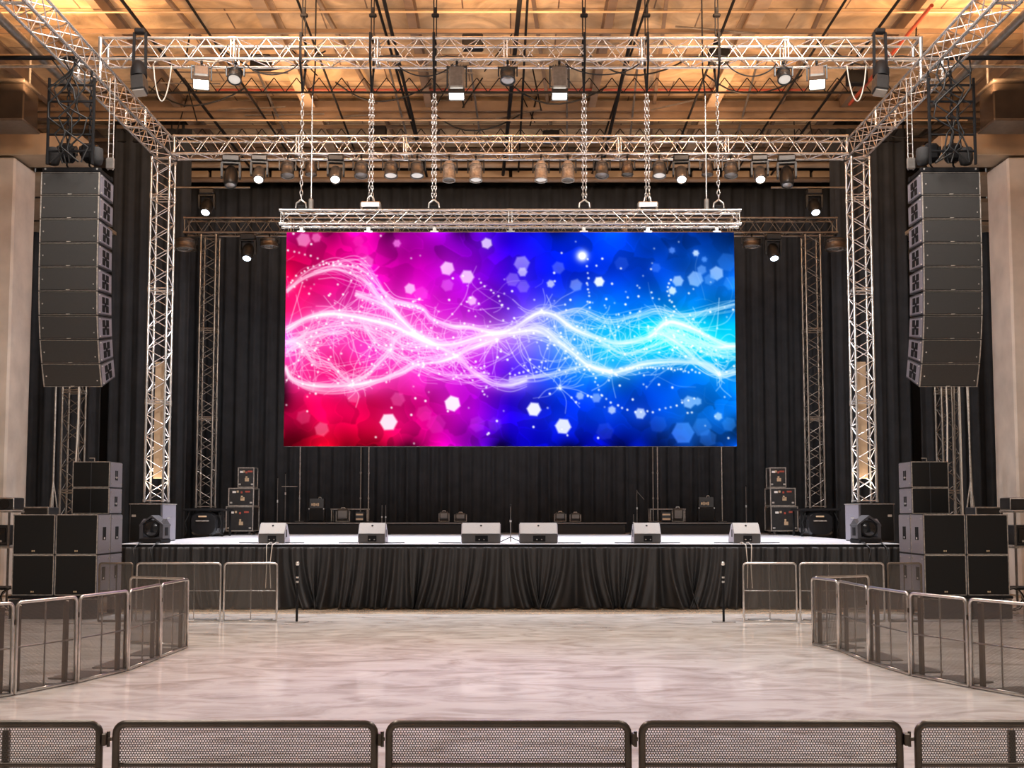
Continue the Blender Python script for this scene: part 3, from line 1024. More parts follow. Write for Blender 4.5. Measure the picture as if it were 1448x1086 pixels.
YC = YSC + SS / 2
for k, (px, typ, lab) in enumerate(((427, 'chain', 'single chain at the far left end of the screen truss'), (441, 'rod', 'thin steel wire beside the leftmost screen chain'),
                                    (525, 'hoist', 'double chain with a hoist on the left of the screen truss'), (614, 'double', 'double chain left of the screen centre'),
                                    (826, 'double', 'double chain right of the screen centre'), (915, 'hoist', 'double chain with a hoist on the right of the screen truss'),
                                    (998, 'rod', 'thin steel wire beside the rightmost screen chain'), (1015, 'chain', 'single chain at the far right end of the screen truss'))):
    x = atY(px, 200, YC).x
    zb = ZST + SS + .03
    zt = ZC - .45
    zmid = atY(px, 136, YC).z
    if typ == 'rod':
        t = thing('hanging_wire', lab, 'wire', (x, YC, zb), group='screen suspension')
        MB().cyl((0, 0, .22), (0, 0, zmid - zb), .013, 8).build('wire', 'chain', t)
        MB().box((0, 0, .12), (.09, .09, .22), .02).build('end_fitting', 'steel_dark', t)
        MB().cyl((0, .0, zmid - zb), (0, .26, ZF - .05 - zb), .016, 8).cyl((0, .26, ZF - .05 - zb), (0, .26, zt - zb), .016, 8).build('black_strap', 'black', t)
        continue
    t = thing('hanging_chain', lab, 'chain', (x, YC, zb), group='screen suspension')
    b = MB()
    if typ == 'chain':
        chain_mb(b, 0, 0, .2, zmid - zb, .062, .0098)
    else:
        chain_mb(b, -.028, 0, .2, zmid - zb, .045, .0075)
        chain_mb(b, .03, .01, .2, zmid - zb, .045, .0075)
    b.build('chain', 'chain', t)
    if typ == 'hoist':
        MB().box((0, 0, .09), (.40, .2, .14), .03).build('hoist_body', 'steel', t)
        MB().box((0, -.02, .02), (.3, .16, .05), .01).build('beam_clamp', 'black', t)
        h = MB()
        h.tube([(-.07, 0, .16), (-.05, 0, .25), (0, 0, .29), (.05, 0, .25), (.07, 0, .16)], .018, 8)
        h.build('lifting_eye', 'chain', t)
    else:
        MB().box((0, 0, .05), (.16, .12, .1), .02).build('beam_clamp', 'black', t)
        h = MB()
        h.tube([(-.1, 0, .05), (-.09, 0, .14), (0, 0, .21), (.09, 0, .14), (.1, 0, .05)], .02, 8)
        h.build('shackle', 'steel', t)
    # strap round the front truss and up to the roof
    s_ = MB()
    za, zd = ZF + SZ + .11 - zb, ZF - .07 - zb
    s_.box((-.02, 0, (za + zt - zb) / 2), (.022, .03, zt - zb - za))
    s_.box((.035, 0, (za + zt - zb) / 2), (.02, .03, zt - zb - za))
    yo = YF + SZ / 2 - YC
    for sy in (-1, 1):
        s_.bar((0, 0, za), (0, yo + sy * .27, za - .03), .05, .02)
        s_.bar((0, yo + sy * .27, za - .02), (0, yo + sy * .27, zd), .05, .02)
        s_.bar((0, yo + sy * .27, zd + .01), (0, 0, zmid - zb + .06), .04, .02)
    s_.build('black_strap', 'black', t)
    zk = atY(px, 22, YC).z - zb
    MB().box((.01, 0, zk), (.15, .09, .07), .02).box((.01, 0, zk + .09), (.06, .06, .14), .01).build('roof_clamp', 'black', t)
    MB().tube([(0, 0, zmid - zb + .08), (.03, 0, zmid - zb + .02), (0, 0, zmid - zb - .05), (-.03, 0, zmid - zb + .02)], .012, 6, closed=True).build('hook', 'chain', t)


# ------------------------------------------------------------------ lamps
def yoke_mb(w, h, z=0, th=.03, dp=.05):
    b = MB()
    b.box((0, 0, z - .02), (w + 2 * th, dp, th), .004)
    for sx in (-1, 1):
        b.box((sx * (w / 2 + th / 2), 0, z - h / 2), (th, dp, h), .004)
    return b


def clamp_mb(z=0):
    b = MB()
    b.box((0, 0, z - .03), (.05, .06, .06), .008)
    b.cyl((0, 0, z - .06), (0, 0, z - .11), .012, 8)
    return b


def par(name, label, loc, r=.13, L=.34, tilt=0, pan=0, lens='lens_off', body='lamp_grey', group=None, cat='lamp'):
    t = thing(name, label, cat, loc, (0, 0, R(pan)), group)
    clamp_mb().build('clamp', 'black', t)
    yoke_mb(2 * r + .05, L * .62, -.11).build('yoke', 'lamp_body', t)
    mt = Matrix.Translation((0, 0, -.11 - L * .5)) @ Matrix.Rotation(R(tilt), 4, 'X')
    prof = [(r * .35, L * .46), (r * .62, L * .44), (r * .85, L * .34), (r * .96, L * .15), (r, -.1 * L), (r, -L * .42), (r * 1.08, -L * .43), (r * 1.08, -L * .5), (r * .92, -L * .5), (r * .9, -L * .42)]
    c = MB()
    c.lathe(prof, 20, mt)
    for q in range(3):
        zz = L * (.05 + .09 * q)
        c.lathe([(r * 1.0, zz - .008), (r * 1.05, zz - .004), (r * 1.05, zz + .004), (r * 1.0, zz + .008)], 20, mt)
    c.build('can', body, t)
    l = MB()
    l.lathe([(.0001, -L * .475), (r * .5, -L * .468), (r * .88, -L * .44)], 20, mt)
    l.build('lens', lens, t)
    return t


def moving_head(name, label, loc, s=1.0, tilt=-25, pan=0, lens='lens_on', up=False, group=None):
    t = thing(name, label, 'moving head', loc, (R(180) if up else 0, 0, R(pan)), group)
    b = MB()
    b.box((0, 0, -.08 * s), (.36 * s, .24 * s, .13 * s), .02 * s)
    b.build('base', 'lamp_body', t)
    c = MB()
    for sx in (-1, 1):
        c.box((sx * .1 * s, 0, -.012 * s), (.06 * s, .07 * s, .03 * s), .004)
    c.build('clamp', 'black', t)
    y = MB()
    y.box((0, 0, -.17 * s), (.40 * s, .13 * s, .05 * s), .012 * s)
    for sx in (-1, 1):
        y.prism([(-.07 * s, -.17 * s), (.07 * s, -.17 * s), (.05 * s, -.46 * s), (.02 * s, -.5 * s), (-.02 * s, -.5 * s), (-.05 * s, -.46 * s)], sx * .16 * s, sx * .205 * s)
    y.build('yoke', 'lamp_body', t)
    mt = Matrix.Translation((0, 0, -.42 * s)) @ Matrix.Rotation(R(tilt), 4, 'X')
    h = MB()
    h.lathe([(.02 * s, .2 * s), (.08 * s, .19 * s), (.125 * s, .12 * s), (.145 * s, 0), (.148 * s, -.1 * s), (.135 * s, -.2 * s), (.12 * s, -.26 * s), (.10 * s, -.265 * s), (.098 * s, -.245 * s)], 20, mt)
    h.build('head', 'lamp_grey' if lens == 'lens_on' else 'lamp_body', t)
    ll = MB()
    ll.lathe([(.0001, -.262 * s), (.06 * s, -.258 * s), (.097 * s, -.246 * s)], 20, mt)
    ll.build('lens', lens, t)
    return t


def flood(name, label, loc, w, h, d, tilt, pan, lens, group):
    t = thing(name, label, 'floodlight', loc, (0, 0, R(pan)), group)
    clamp_mb().build('clamp', 'black', t)
    yoke_mb(w + .04, h * .7, -.1).build('yoke', 'lamp_body', t)
    mt = Matrix.Translation((0, 0, -.12 - h * .5)) @ Matrix.Rotation(R(tilt), 4, 'X')
    m3 = mt.to_3x3()
    MB().box(mt @ Vector((0, 0, .06)), (w, d, h - .12), .03, m3).build('housing', 'lamp_grey', t)
    rb = MB()
    for q in range(6):
        rb.box(mt @ Vector((-w * .4 + w * .16 * q, 0, h * .5)), (.012, d * .9, .06), 0, m3)
    rb.build('cooling_fins', 'lamp_body', t)
    rim = MB()
    for sx in (-1, 1):
        rim.box(mt @ Vector((sx * w * .49, 0, -h * .5 + .03)), (.02, d * 1.02, .10), 0, m3)
        rim.box(mt @ Vector((0, sx * d * .49, -h * .5 + .03)), (w, .02, .10), 0, m3)
    rim.build('rim', 'lamp_body', t)
    MB().box(mt @ Vector((0, 0, -h * .5 + .025)), (w * .95, d * .95, .03), 0, m3).build('lens', lens, t)
    return t


# front truss lamps
ZH = ZF - .043
def fx(px):
    return atY(px, 100, YF).x


GF = 'lamps hung under the front truss'
flood('hanging_floodlight', 'bright tilted floodlight near the left end of the front truss', (fx(285), YF, ZH), .30, .40, .26, -28, 14, 'lens_flood', GF)
flood('hanging_floodlight', 'bright tilted floodlight near the right end of the front truss', (fx(1155), YF, ZH), .30, .40, .26, -28, -14, 'lens_flood', GF)
flood('hanging_floodlight', 'glowing upright floodlight left of centre on the front truss', (fx(646), YF, ZH), .30, .62, .24, -16, 0, 'lens_flood', GF)
flood('hanging_floodlight', 'glowing upright floodlight right of centre on the front truss', (fx(791), YF, ZH), .30, .62, .24, -16, 0, 'lens_flood', GF)
par('par_spotlight', 'small dark par lamp beside the left tilted floodlight', (fx(333), YF, ZH), .13, .32, -30, 0, 'lens_dim', 'lamp_body', GF)
par('par_spotlight', 'small dark par lamp beside the right tilted floodlight', (fx(1108), YF, ZH), .13, .32, -30, 0, 'lens_dim', 'lamp_body', GF)
par('par_spotlight', 'small dark par lamp at the centre of the front truss', (fx(718), YF, ZH), .14, .32, -20, 0, 'lens_off', 'lamp_body', GF)
for sd, px in ((-1, 201), (1, 1241)):
    t = thing('profile_spotlight', 'large black profile lamp strapped to the %s end of the front truss' % SIDE[sd], 'lamp', (fx(px), YF - .16, ZF + SZ + .04), group=GF)
    b = MB()
    b.box((0, 0, .02), (.2, .14, .10), .02)
    for sx in (-1, 1):
        b.bar((sx * .11, 0, 0), (sx * .12, 0, -.72), .035, .05)
    b.build('hanger', 'black', t)
    mt = Matrix.Translation((0, -.02, -.86)) @ Matrix.Rotation(R(-14 * 1), 4, 'X') @ Matrix.Rotation(R(8 * sd), 4, 'Y')
    b = MB()
    b.lathe([(.04, .32), (.10, .28), (.15, .14), (.16, 0), (.15, -.05)], 14, mt)
    b.build('lamp_house', 'black', t)
    m3 = mt.to_3x3()
    MB().box(mt @ Vector((0, 0, -.22)), (.27, .27, .34), .03, m3).build('barrel', 'lamp_body', t)
    MB().box(mt @ Vector((0, 0, -.40)), (.22, .22, .02), 0, m3).build('lens', 'lens_off', t)

for k, (a, b_, dp) in enumerate(((214, 240, .75), (345, 420, .22), (560, 640, .25), (800, 905, .22), (1030, 1100, .25), (1200, 1228, .75))):
    xa, xb = fx(a), fx(b_)
    pts = []
    for i in range(13):
        u = i / 12
        pts.append((xa + (xb - xa) * u, YF + .12, ZF - .05 - dp * math.sin(math.pi * u) ** .7))
    o = MB().tube(pts, .013, 6).build('hanging_cable', 'cable' if k not in (0, 5) else 'cable_lt')
    tag(o, ['pale cable loop hanging beside the left profile lamp', 'black cable swag between the left par lamp and the first chain', 'black cable swag left of the left centre floodlight',
            'black cable swag right of the right centre floodlight', 'black cable swag left of the right par lamp', 'pale cable loop hanging beside the right profile lamp'][k], 'cable', 'cables under the front truss')

# middle truss lamps
GM = 'lamps hung in a row under the middle truss'
row = [(327, 'm', 0), (367, 'h', 1), (407, 'p', 0), (440, 'g', 0), (475, 'h', 1), (511, 'p', 0), (553, 'p', 2), (590, 'p', 2), (635, 'b', 0), (673, 'b', 3), (765, 'b', 3), (803, 'b', 0),
       (851, 'p', 0), (887, 'g', 0), (932, 'p', 2), (963, 'h', 1), (1000, 'g', 0), (1033, 'p', 0), (1074, 'h', 1), (1112, 'm', 0)]
desc = {'m': 'black moving head', 'h': 'lit moving head', 'p': 'grey par lamp', 'g': 'small tan par lamp', 'b': 'long pale barrel lamp'}
for i, (px, ty, on) in enumerate(row):
    lab = '%s under the middle truss, %s lamp from the left' % (desc[ty], ORD[i])
    p = (atY(px, 222, YM).x, YM, ZM - .043)
    pan = (px - CX) * -.02
    if ty in 'mh':
        moving_head('moving_head_spotlight', lab, p, 1.12 if ty == 'm' else 1.0, -38 if on else -20, pan, 'lens_on' if on else 'lens_off', group=GM)
    elif ty == 'p':
        par('par_spotlight', lab, p, .15, .40, -12, pan, 'lens_dim' if on == 2 else 'lens_off', 'lamp_grey', GM)
    elif ty == 'g':
        par('par_spotlight', lab, p, .13, .36, -5, pan, 'lens_off', 'bronze', GM)
    else:
        par('par_spotlight', lab, p, .145, .50, -8, pan, 'lens_dim' if on == 3 else 'lens_off', 'rim', GM)

# rear truss lamps
GR = 'lamps on the rear truss'
for sd in (-1, 1):
    for px, py, up, lens, w in ((297, 300, False, 'lens_blue', 'standing above the %s end of the rear truss'), (351, 340, False, 'lens_blue', 'hung under the %s end of the rear truss'),
                                (381, 340, False, 'lens_off', 'hung beside the screen on the %s of the rear truss')):
        x = abs(atY(px, py, YRT).x)
        if py == 300:
            # hangs from a short outrigger bar above the truss
            zt = atY(px, 268, YRT - .25).z
            moving_head('moving_head_spotlight', 'dark moving head with a cool lens ' + w % SIDE[sd], (sd * x, YRT - .32, zt), 1.15, -35, 0, lens, group=GR)
            o = MB().cyl((sd * (x - 1.2), YRT - .32, zt + .035), (sd * (x + 1.2), YRT - .32, zt + .035), .03, 10).build('hanging_lamp_bar', 'alu_dark')
            tag(o, 'short dull pipe above the rear truss holding the %s moving head' % SIDE[sd], 'pipe')
        elif lens == 'lens_blue':
            moving_head('moving_head_spotlight', 'dark moving head with a cool lens ' + w % SIDE[sd], (sd * x, YRT, ZRT - .045), 1.15, -30, 0, lens, group=GR)
        else:
            par('par_spotlight', 'squat tan dome lamp ' + w % SIDE[sd], (sd * x, YRT, ZRT - .043), .24, .26, 0, 0, lens, 'bronze', GR)
    x = abs(atY(262, 340, YRT).x)
    par('par_spotlight', 'wide tan dome lamp outside the %s rear tower' % SIDE[sd], (sd * x, YRT, ZRT - .043), .30, .34, 0, 0, 'lens_off', 'bronze', GR)


# ------------------------------------------------------------------ hanging speaker columns
AX = 8.085
AW, AH, AD = 1.08, .442, .70
for sd in (-1, 1):
    y, z = 20.42, atY(100, 244, 20.42).z
    th = [0, 0, .5, 1.5, 2.5, 5, 9, 14, 19]
    for k in range(9):
        a = R(th[k])
        t = thing('hanging_line_array_speaker', '%s cabinet from the top of the %s hanging speaker column' % (ORD[k], SIDE[sd]), 'speaker',
                  (sd * AX, y, z), (a, 0, 0), '%s hanging speaker column' % SIDE[sd])
        hb = AH - .020
        rh = .385
        b = MB()
        b.prism([(0, 0), (0, -hb), (AD, -hb + .028), (AD, -.028)], -AW / 2, AW / 2)
        fixn(b.build('cabinet', 'cab', t))
        MB().box((0, -.012, -hb / 2), (AW - .05, .024, hb - .035), .006).build('grille', 'grille_hung_lit', t)
        rm = MB()
        for sx in (-1, 1):
            rm.box((sx * (AW / 2 - .012), -.014, -hb / 2), (.02, .03, hb), .004)
        rm.box((0, -.012, -hb + .004), (AW, .022, .006))
        rm.box((0, -.012, -.004), (AW, .022, .006))
        rm.build('front_rim', 'rim', t)
        for sx in (-1, 1):
            sp = MB()
            sp.prism([(.02, -.03), (.02, -hb + .03), (AD - .03, -hb + .055), (AD - .03, -.055)], sx * AW / 2, sx * (AW / 2 + .008))
            pl = fixn(sp.build('side_plate', 'cab_side', t))
            hd = MB()
            xx = sx * (AW / 2 + .012)
            for dy in (-.095, .095):
                for dz in (-.075, .075):
                    hd.box((xx, AD * .5 + dy, -hb / 2 + dz), (.012, .13, .125), .004)
            hd.box((xx, AD * .5, -hb / 2), (.012, .08, .08), .004)
            hd.build('handle_slot', 'black', pl)
        for sx in (-1, 1):
            for dz in (-.05, -hb + .05):
                MB().cyl((sx * (AW / 2 + .005), .05, dz), (sx * (AW / 2 + .022), .05, dz), .014, 8).build('bolt', 'silver', t)
        MB().cyl((-AW * .43, -.026, -hb * .52), (-AW * .43, -.03, -hb * .52), .014, 8).build('bolt', 'silver', t)
        MB().cyl((AW * .43, -.026, -hb * .72), (AW * .43, -.03, -hb * .72), .012, 8).build('bolt', 'silver', t)
        MB().box((0, -.022, -hb + .012), (.07, .02, .018)).build('latch', 'rim', t)
        z -= AH * math.cos(a)
        y += AH * math.sin(a)
    # fly bar on top
    zt = atY(100, 244, 20.42).z
    t = thing('hanging_fly_bar', 'black steel fly bar on top of the %s hanging speaker column' % SIDE[sd], 'rigging frame', (sd * AX, 20.42, zt + .012), group='speaker rigging')
    b = MB()
    b.box((0, .06, .05), (AW, .08, .085), .008)
    b.box((0, AD - .06, .05), (AW, .08, .085), .008)
    for sx in (-1, 0, 1):
        b.box((sx * (AW / 2 - .06), AD / 2, .055), (.07, AD - .2, .07), .006)
    b.build('frame', 'black', t)
    for sx in (-.44, .44):
        MB().cyl((sx * AW, .015, .06), (sx * AW, .008, .06), .018, 8).build('bolt', 'silver', t)
    for k, dx in enumerate((-.22, .2)):
        hz = zt + .55
        t = thing('hanging_chain_hoist', '%s black motor hoist above the %s hanging speaker column' % (['outer', 'inner'][k if sd < 0 else 1 - k], SIDE[sd]), 'hoist',
                  (sd * AX + dx, 20.78, zt + .12), group='speaker rigging')
        MB().box((0, 0, .36), (.26, .26, .34), .05).build('motor', 'black', t)
        m_ = MB()
        m_.cyl((-.17, 0, .40), (.17, 0, .40), .10, 16)
        m_.build('gearbox', 'black_gloss', t)
        h = MB()
        h.tube([(0, 0, .2), (0, 0, .12), (.04, 0, .07), (0, 0, .03), (-.04, 0, .06)], .018, 8)
        h.build('hook', 'black', t)
        bag = MB()
        bag.lathe([(.05, -.02), (.10, 0), (.13, .1), (.12, .28), (.11, .3)], 14, Matrix.Translation((dx * .9, -.15, .10)))
        bag.build('chain_bag', 'black_soft', t)
        c = MB()
        chain_mb(c, 0, 0, .53, ZM - zt - .16, .06, .012)
        c.build('chain', 'black', t)
    # cable ladder frame between truss and fly bar
    t = thing('hanging_cable_ladder', 'black ladder frame with cables above the %s hanging speaker column' % SIDE[sd], 'ladder frame', (sd * AX, 20.32, zt + .12), group='speaker rigging')
    Lz = ZM - zt - .16
    for dx in (-.40, .43):
        MB().box((dx, 0, Lz * .42), (.045, .045, Lz * .84), .006).build('rail', 'black', t)
    for q in range(5):
        MB().box((.015, 0, .25 + q * Lz * .16), (.80, .04, .035), .004).build('rung', 'black', t)
    for q in range(6):
        rnd = random.Random(q + 5 * sd)
        pts = [(rnd.uniform(-.3, .3), .04 + .02 * q, Lz * (1 - i / 7) + (0 if i else 0)) for i in range(8)]
        pts = [(p[0] * .6 + .25 * math.sin(i * 1.1 + q), p[1] - .20, p[2]) for i, p in enumerate(pts)]
        MB().tube(pts, .016, 6).build('cable', 'cable', t)
    # bright wire ladder at the inner edge
    t = thing('hanging_wire_ladder', 'narrow silver wire ladder beside the %s speaker rigging' % SIDE[sd], 'ladder', (sd * (AX - .66) * 1.0, 20.6, zt + .10), group='speaker rigging')
    b = MB()
    for dx in (-.045, .045):
        b.cyl((dx, 0, 0), (dx, 0, 1.75), .010, 8)
    b.build('rail', 'steel', t)
    for q in range(9):
        MB().cyl((-.045, 0, .12 + q * .19), (.045, 0, .12 + q * .19), .008, 6).build('rung', 'steel', t)
    MB().box((0, -.02, .12), (.16, .06, .22), .02).build('bracket', 'steel_dark', t)


# ------------------------------------------------------------------ ground speakers
def cabinet(label, loc, w, h, d, sd, halves=1, group=None, badge=True, name='subwoofer'):
    """front lower-left-front corner style: loc is base centre of the front face"""
    t = thing(name, label, 'speaker', loc, group=group)
    MB().box((0, d / 2, h / 2), (w, d, h), .012).build('cabinet', 'cab', t)
    g = .05
    n = halves
    ww = (w - g * (.8 + .35 * (n - 1))) / n
    for k in range(n):
        x = -w / 2 + g * .4 + ww / 2 + k * (ww + g * .35)
        MB().box((x, -.008, h / 2), (ww, .02, h - g * .8), .006).build('grille', 'grille', t)
    rm = MB()
    for s in (-1, 1):
        rm.box((s * (w / 2 - .008), -.008, h / 2), (.016, .022, h), .003)
        rm.box((0, -.008, h / 2 + s * (h / 2 - .008)), (w, .022, .016), .003)
    rm.build('front_rim', 'rim', t)
    xs = -sd * (w / 2 + .004)
    pl = MB().box((xs, d / 2, h / 2), (.008, d - .03, h - .03), .002).build('side_plate', 'cab_side', t)
    hd = MB()
    xx = xs - sd * .004
    if n == 2:
        for dy in (-.045, .045):
            hd.box((xx, d * .5 + dy, h * .55), (.012, .06, h * .24), .004)
        hd.box((xx, d * .5, h * .34), (.012, .15, h * .10), .004)
    else:
        hd.box((xx, d * .5, h * .52), (.012, .17, h * .33), .005)
    hd.build('handle_slot', 'black', pl)
    MB().box((xx, d * .5, h * .40), (.018, .06, .04), .004).build('handle_catch', 'silver', pl)
    for sy in (.08, d - .06):
        for sz in (.08, h - .08):
            MB().cyl((xs, sy, sz), (xs - sd * .012, sy, sz), .016, 8).build('corner_bolt', 'rim', t)
    if badge:
        bd = MB()
        bd.box((-.018, -.02, .07), (.022, .006, .028)).box((.018, -.02, .07), (.022, .006, .028))
        bd.build('badge', 'tan', t)
    return t


YU = 21.5
for sd in (-1, 1):
    a = abs(atY(18, 785, YU).x)
    b_ = abs(atY(137.4, 785, YU).x)
    w = (a - b_) / 2 - .012
    ztop = atY(80, 727, YU).z
    zb = atY(80, 842, YU).z
    h = (ztop - zb) / 2 - .006
    d = .655
    x_in, x_out = sd * (b_ + w / 2), sd * (a - w / 2)
    g = '%s ground stack of black speakers' % SIDE[sd]
    t = thing('speaker_dolly', 'low black platform under the %s ground speaker stack' % SIDE[sd], 'platform', (sd * (a + b_) / 2, YU + .7, 0))
    MB().box((0, 0, zb - .035), (a - b_ + .1, 1.5, .05), .008).build('top', 'black', t)
    for sx in (-1, 1):
        for sy in (-1, 1):
            MB().box((sx * (a - b_) * .4, sy * .55, zb / 2 - .05), (.12, .12, zb - .12), .01).build('leg', 'black', t)
    MB().box((0, -.72, zb / 2 - .03), (a - b_ + .06, .03, zb - .08), .004).build('front_panel', 'black_soft', t)
    for r_ in (0, 1):
        z = zb + r_ * (h + .006)
        rn = ('bottom', 'second')[r_]
        cabinet('square black subwoofer, %s row, outer front of the %s stack' % (rn, SIDE[sd]), (x_out, YU, z), w, h, d, sd, group=g)
        cabinet('square black subwoofer, %s row, inner front of the %s stack' % (rn, SIDE[sd]), (x_in, YU, z), w, h, d, sd, group=g)
        cabinet('black subwoofer behind the inner front one, %s row of the %s stack' % (rn, SIDE[sd]), (x_in, YU + d + .035, z), w, h, d, sd, group=g, badge=False)
    # two double cabinets on the rear row
    Y2 = YU + d + .06
    x1, x2 = abs(atY(102.5, 690, Y2).x), abs(atY(155, 690, Y2).x)
    zt2 = atY(128, 652.5, Y2).z
    z0 = ztop + .004
    h2 = (zt2 - z0) / 2 - .004
    for r_ in (0, 1):
        cabinet('twin-grille black speaker, %s of the pair on top of the %s stack' % (('lower', 'upper')[r_], SIDE[sd]), (sd * (x1 + x2) / 2, Y2, z0 + r_ * (h2 + .006)), x1 - x2, h2, .70, sd, 2, group=g, badge=False)
    o = MB()
    o.tube([(0, 0, 0), (0, 0, .06), (-.10, 0, .06)], .012, 8)
    o = o.build('cable_hook', 'rim', None, (sd * (x1 + x2) / 2, Y2 + .15, z0 + 2 * h2 + .018))
    tag(o, 'small bent metal hook on top of the %s ground stack' % SIDE[sd], 'hook')


# ------------------------------------------------------------------ barriers
def barrier(label, A, B, h=1.03, r=.019, back=1, m='mesh_fine', frame='steel', group=None, posts=(.5,), mid=.5, plate=True, connector=None, reach=.036, name='crowd_barrier', strut=True, gap=.01):
    A, B = Vector((A[0], A[1], 0)), Vector((B[0], B[1], 0))
    d = B - A
    w = d.length
    t = thing(name, label, 'barrier', (A + B) / 2, (0, 0, math.atan2(d.y, d.x)), group)
    # rounded frame loop
    rc = .045 if frame == 'bronze' else .06
    pts = []
    zb = r + .004
    for cx_, cz_, a0 in ((w / 2 - rc, h - r - rc, 0), (-w / 2 + rc, h - r - rc, 90)):
        for k in range(6):
            a = R(a0 + 18 * k)
            pts.append((cx_ + rc * math.cos(a), 0, cz_ + rc * math.sin(a)))
    pts += [(-w / 2, 0, h * .5), (-w / 2, 0, zb + .002), (-w / 2 + .001, 0, zb), (w / 2 - .001, 0, zb), (w / 2, 0, zb + .002), (w / 2, 0, h * .5)]
    MB().tube(pts, r, 10, closed=True).build('frame', frame, t)
    y = r * .6 * back
    sh = MB()
    x1, z0_, z1_ = w / 2 - .008, zb + gap, h - r * 1.5
    sh.add([(-x1, y, z0_), (x1, y, z0_), (x1, y, z1_), (-x1, y, z1_)], [(0, 1, 2, 3)])
    sh.build('mesh_panel', m, t)
    if mid:
        MB().cyl((-w / 2 + .01, y + .022 * back, h * mid), (w / 2 - .01, y + .022 * back, h * mid), .010, 8).build('mid_rail', frame, t)
    for q in posts:
        MB().cyl((-w / 2 + w * q, y + .02 * back, .03), (-w / 2 + w * q, y + .02 * back, h - .03), .010, 8).build('upright', frame, t)
    if strut:
        for s in (-1, 1):
            x = s * (w / 2 - .09)
            MB().box((x, y + .06 * back, h * .48), (.055, .05, h * .93), .006).build('back_post', 'bronze', t)
    if plate:
        MB().box((0, y + .30 * back, .012), (w - .36, .44, .018), .003).build('floor_plate', 'steel_dark', t)
    if connector:
        c = MB()
        for zz in ([connector] if isinstance(connector, float) else connector):
            e = reach - r
            c.box((w / 2 + r + e * .25, 0, zz), (e * .5, .05, .055), .003)
            c.cyl((w / 2 + r + e * .4, 0, zz), (w / 2 + r + e, 0, zz), .010, 8)
            c.cyl((w / 2 + r + e * .6, 0, zz - .035), (w / 2 + r + e * .6, 0, zz + .035), .008, 8)
        c.build('connector', 'bronze', t)
    return t


# front row
YP = .97 / (-(ray(CX, 1018).z) / ray(CX, 1018).y)
HB = 1.03
GB = 'crowd barriers along the front'
fr = [(-205, 146), (159, 535), (545, 893.5), (902.5, 1277), (1292.5, 1660)]
fl = ['front crowd barrier at the left edge, partly cut off', 'second front crowd barrier from the left, below the left fence', 'middle front crowd barrier below the stage centre',
      'fourth front crowd barrier from the left', 'front crowd barrier at the right edge, partly cut off']
for k, (a, b_) in enumerate(fr):
    xa, xb = atY(a, 1040, YP).x, atY(b_, 1040, YP).x
    post = (.5,)
    if k == 0:
        post = ((5 - a) / (b_ - a),)
    elif k == 4:
        post = ((1434 - a) / (b_ - a),)
    else:
        post = ()
    gp = atY(fr[k + 1][0], 1040, YP).x - xb if k < 4 else 0
    t = barrier(fl[k], (xa + .0175, YP), (xb - .0175, YP), HB, .0175, 1, 'mesh', 'bronze', GB, (), None, True, .942 if k < 4 else None, reach=.0175 + gp - .002, strut=False)
    w = xb - xa - .035
    for q in post:
        MB().box((-w / 2 + w * q, .04, HB * .48), (.032, .03, HB * .94), .004).build('back_post', 'bronze', t)
    zz = atY(700, 1082, YP).z
    MB().cyl((-w / 2 + .01, .012, zz), (w / 2 - .01, .012, zz), .012, 8).build('mid_rail', 'bronze', t)

# angled fences left and right: measured foot points
left = [(-58, 996), (18, 984), (108, 966.5), (180, 949), (226, 931), (265, 916)]
right = [(1148.5, 912), (1187, 921), (1229, 938), (1288, 956), (1372, 973), (1462, 989)]
for nm, pts, bk in (('left', left, 1), ('right', right, 1)):
    W = [atZ(x, y, .0) for x, y in pts]
    n = len(W) - 1
    for i in range(n):
        A, B = W[i].copy(), W[i + 1].copy()
        d = (B - A).normalized()
        A += d * .028
        B -= d * .028
        k = (n - 1 - i) if nm == 'left' else i
        lab = '%s panel of the angled %s fence, counted from the stage end' % (ORD[k], nm)
        back = 1 if nm == 'left' else 1
        barrier(lab, A, B, HB, .019, back, 'mesh_fine', 'steel', 'angled %s fence' % nm, (.5,), .5, True, (.8,) if i < n - 1 else None)
    # return panel behind the corner
    c = W[-1] if nm == 'left' else W[0]
    sgn = -1 if nm == 'left' else 1
    e = atZ(194 if nm == 'left' else 1243, 912, 0)
    e = Vector((c.x + sgn * 1.05, c.y + .55, 0))
    A, B = (e, c + Vector((sgn * .06, .06, 0))) if nm == 'left' else (c + Vector((sgn * .06, .06, 0)), e)
    barrier('short return panel closing the stage end of the angled %s fence' % nm, A, B, HB, .019, 1, 'mesh_fine', 'steel', 'angled %s fence' % nm, (.5,), .5, False, strut=False)

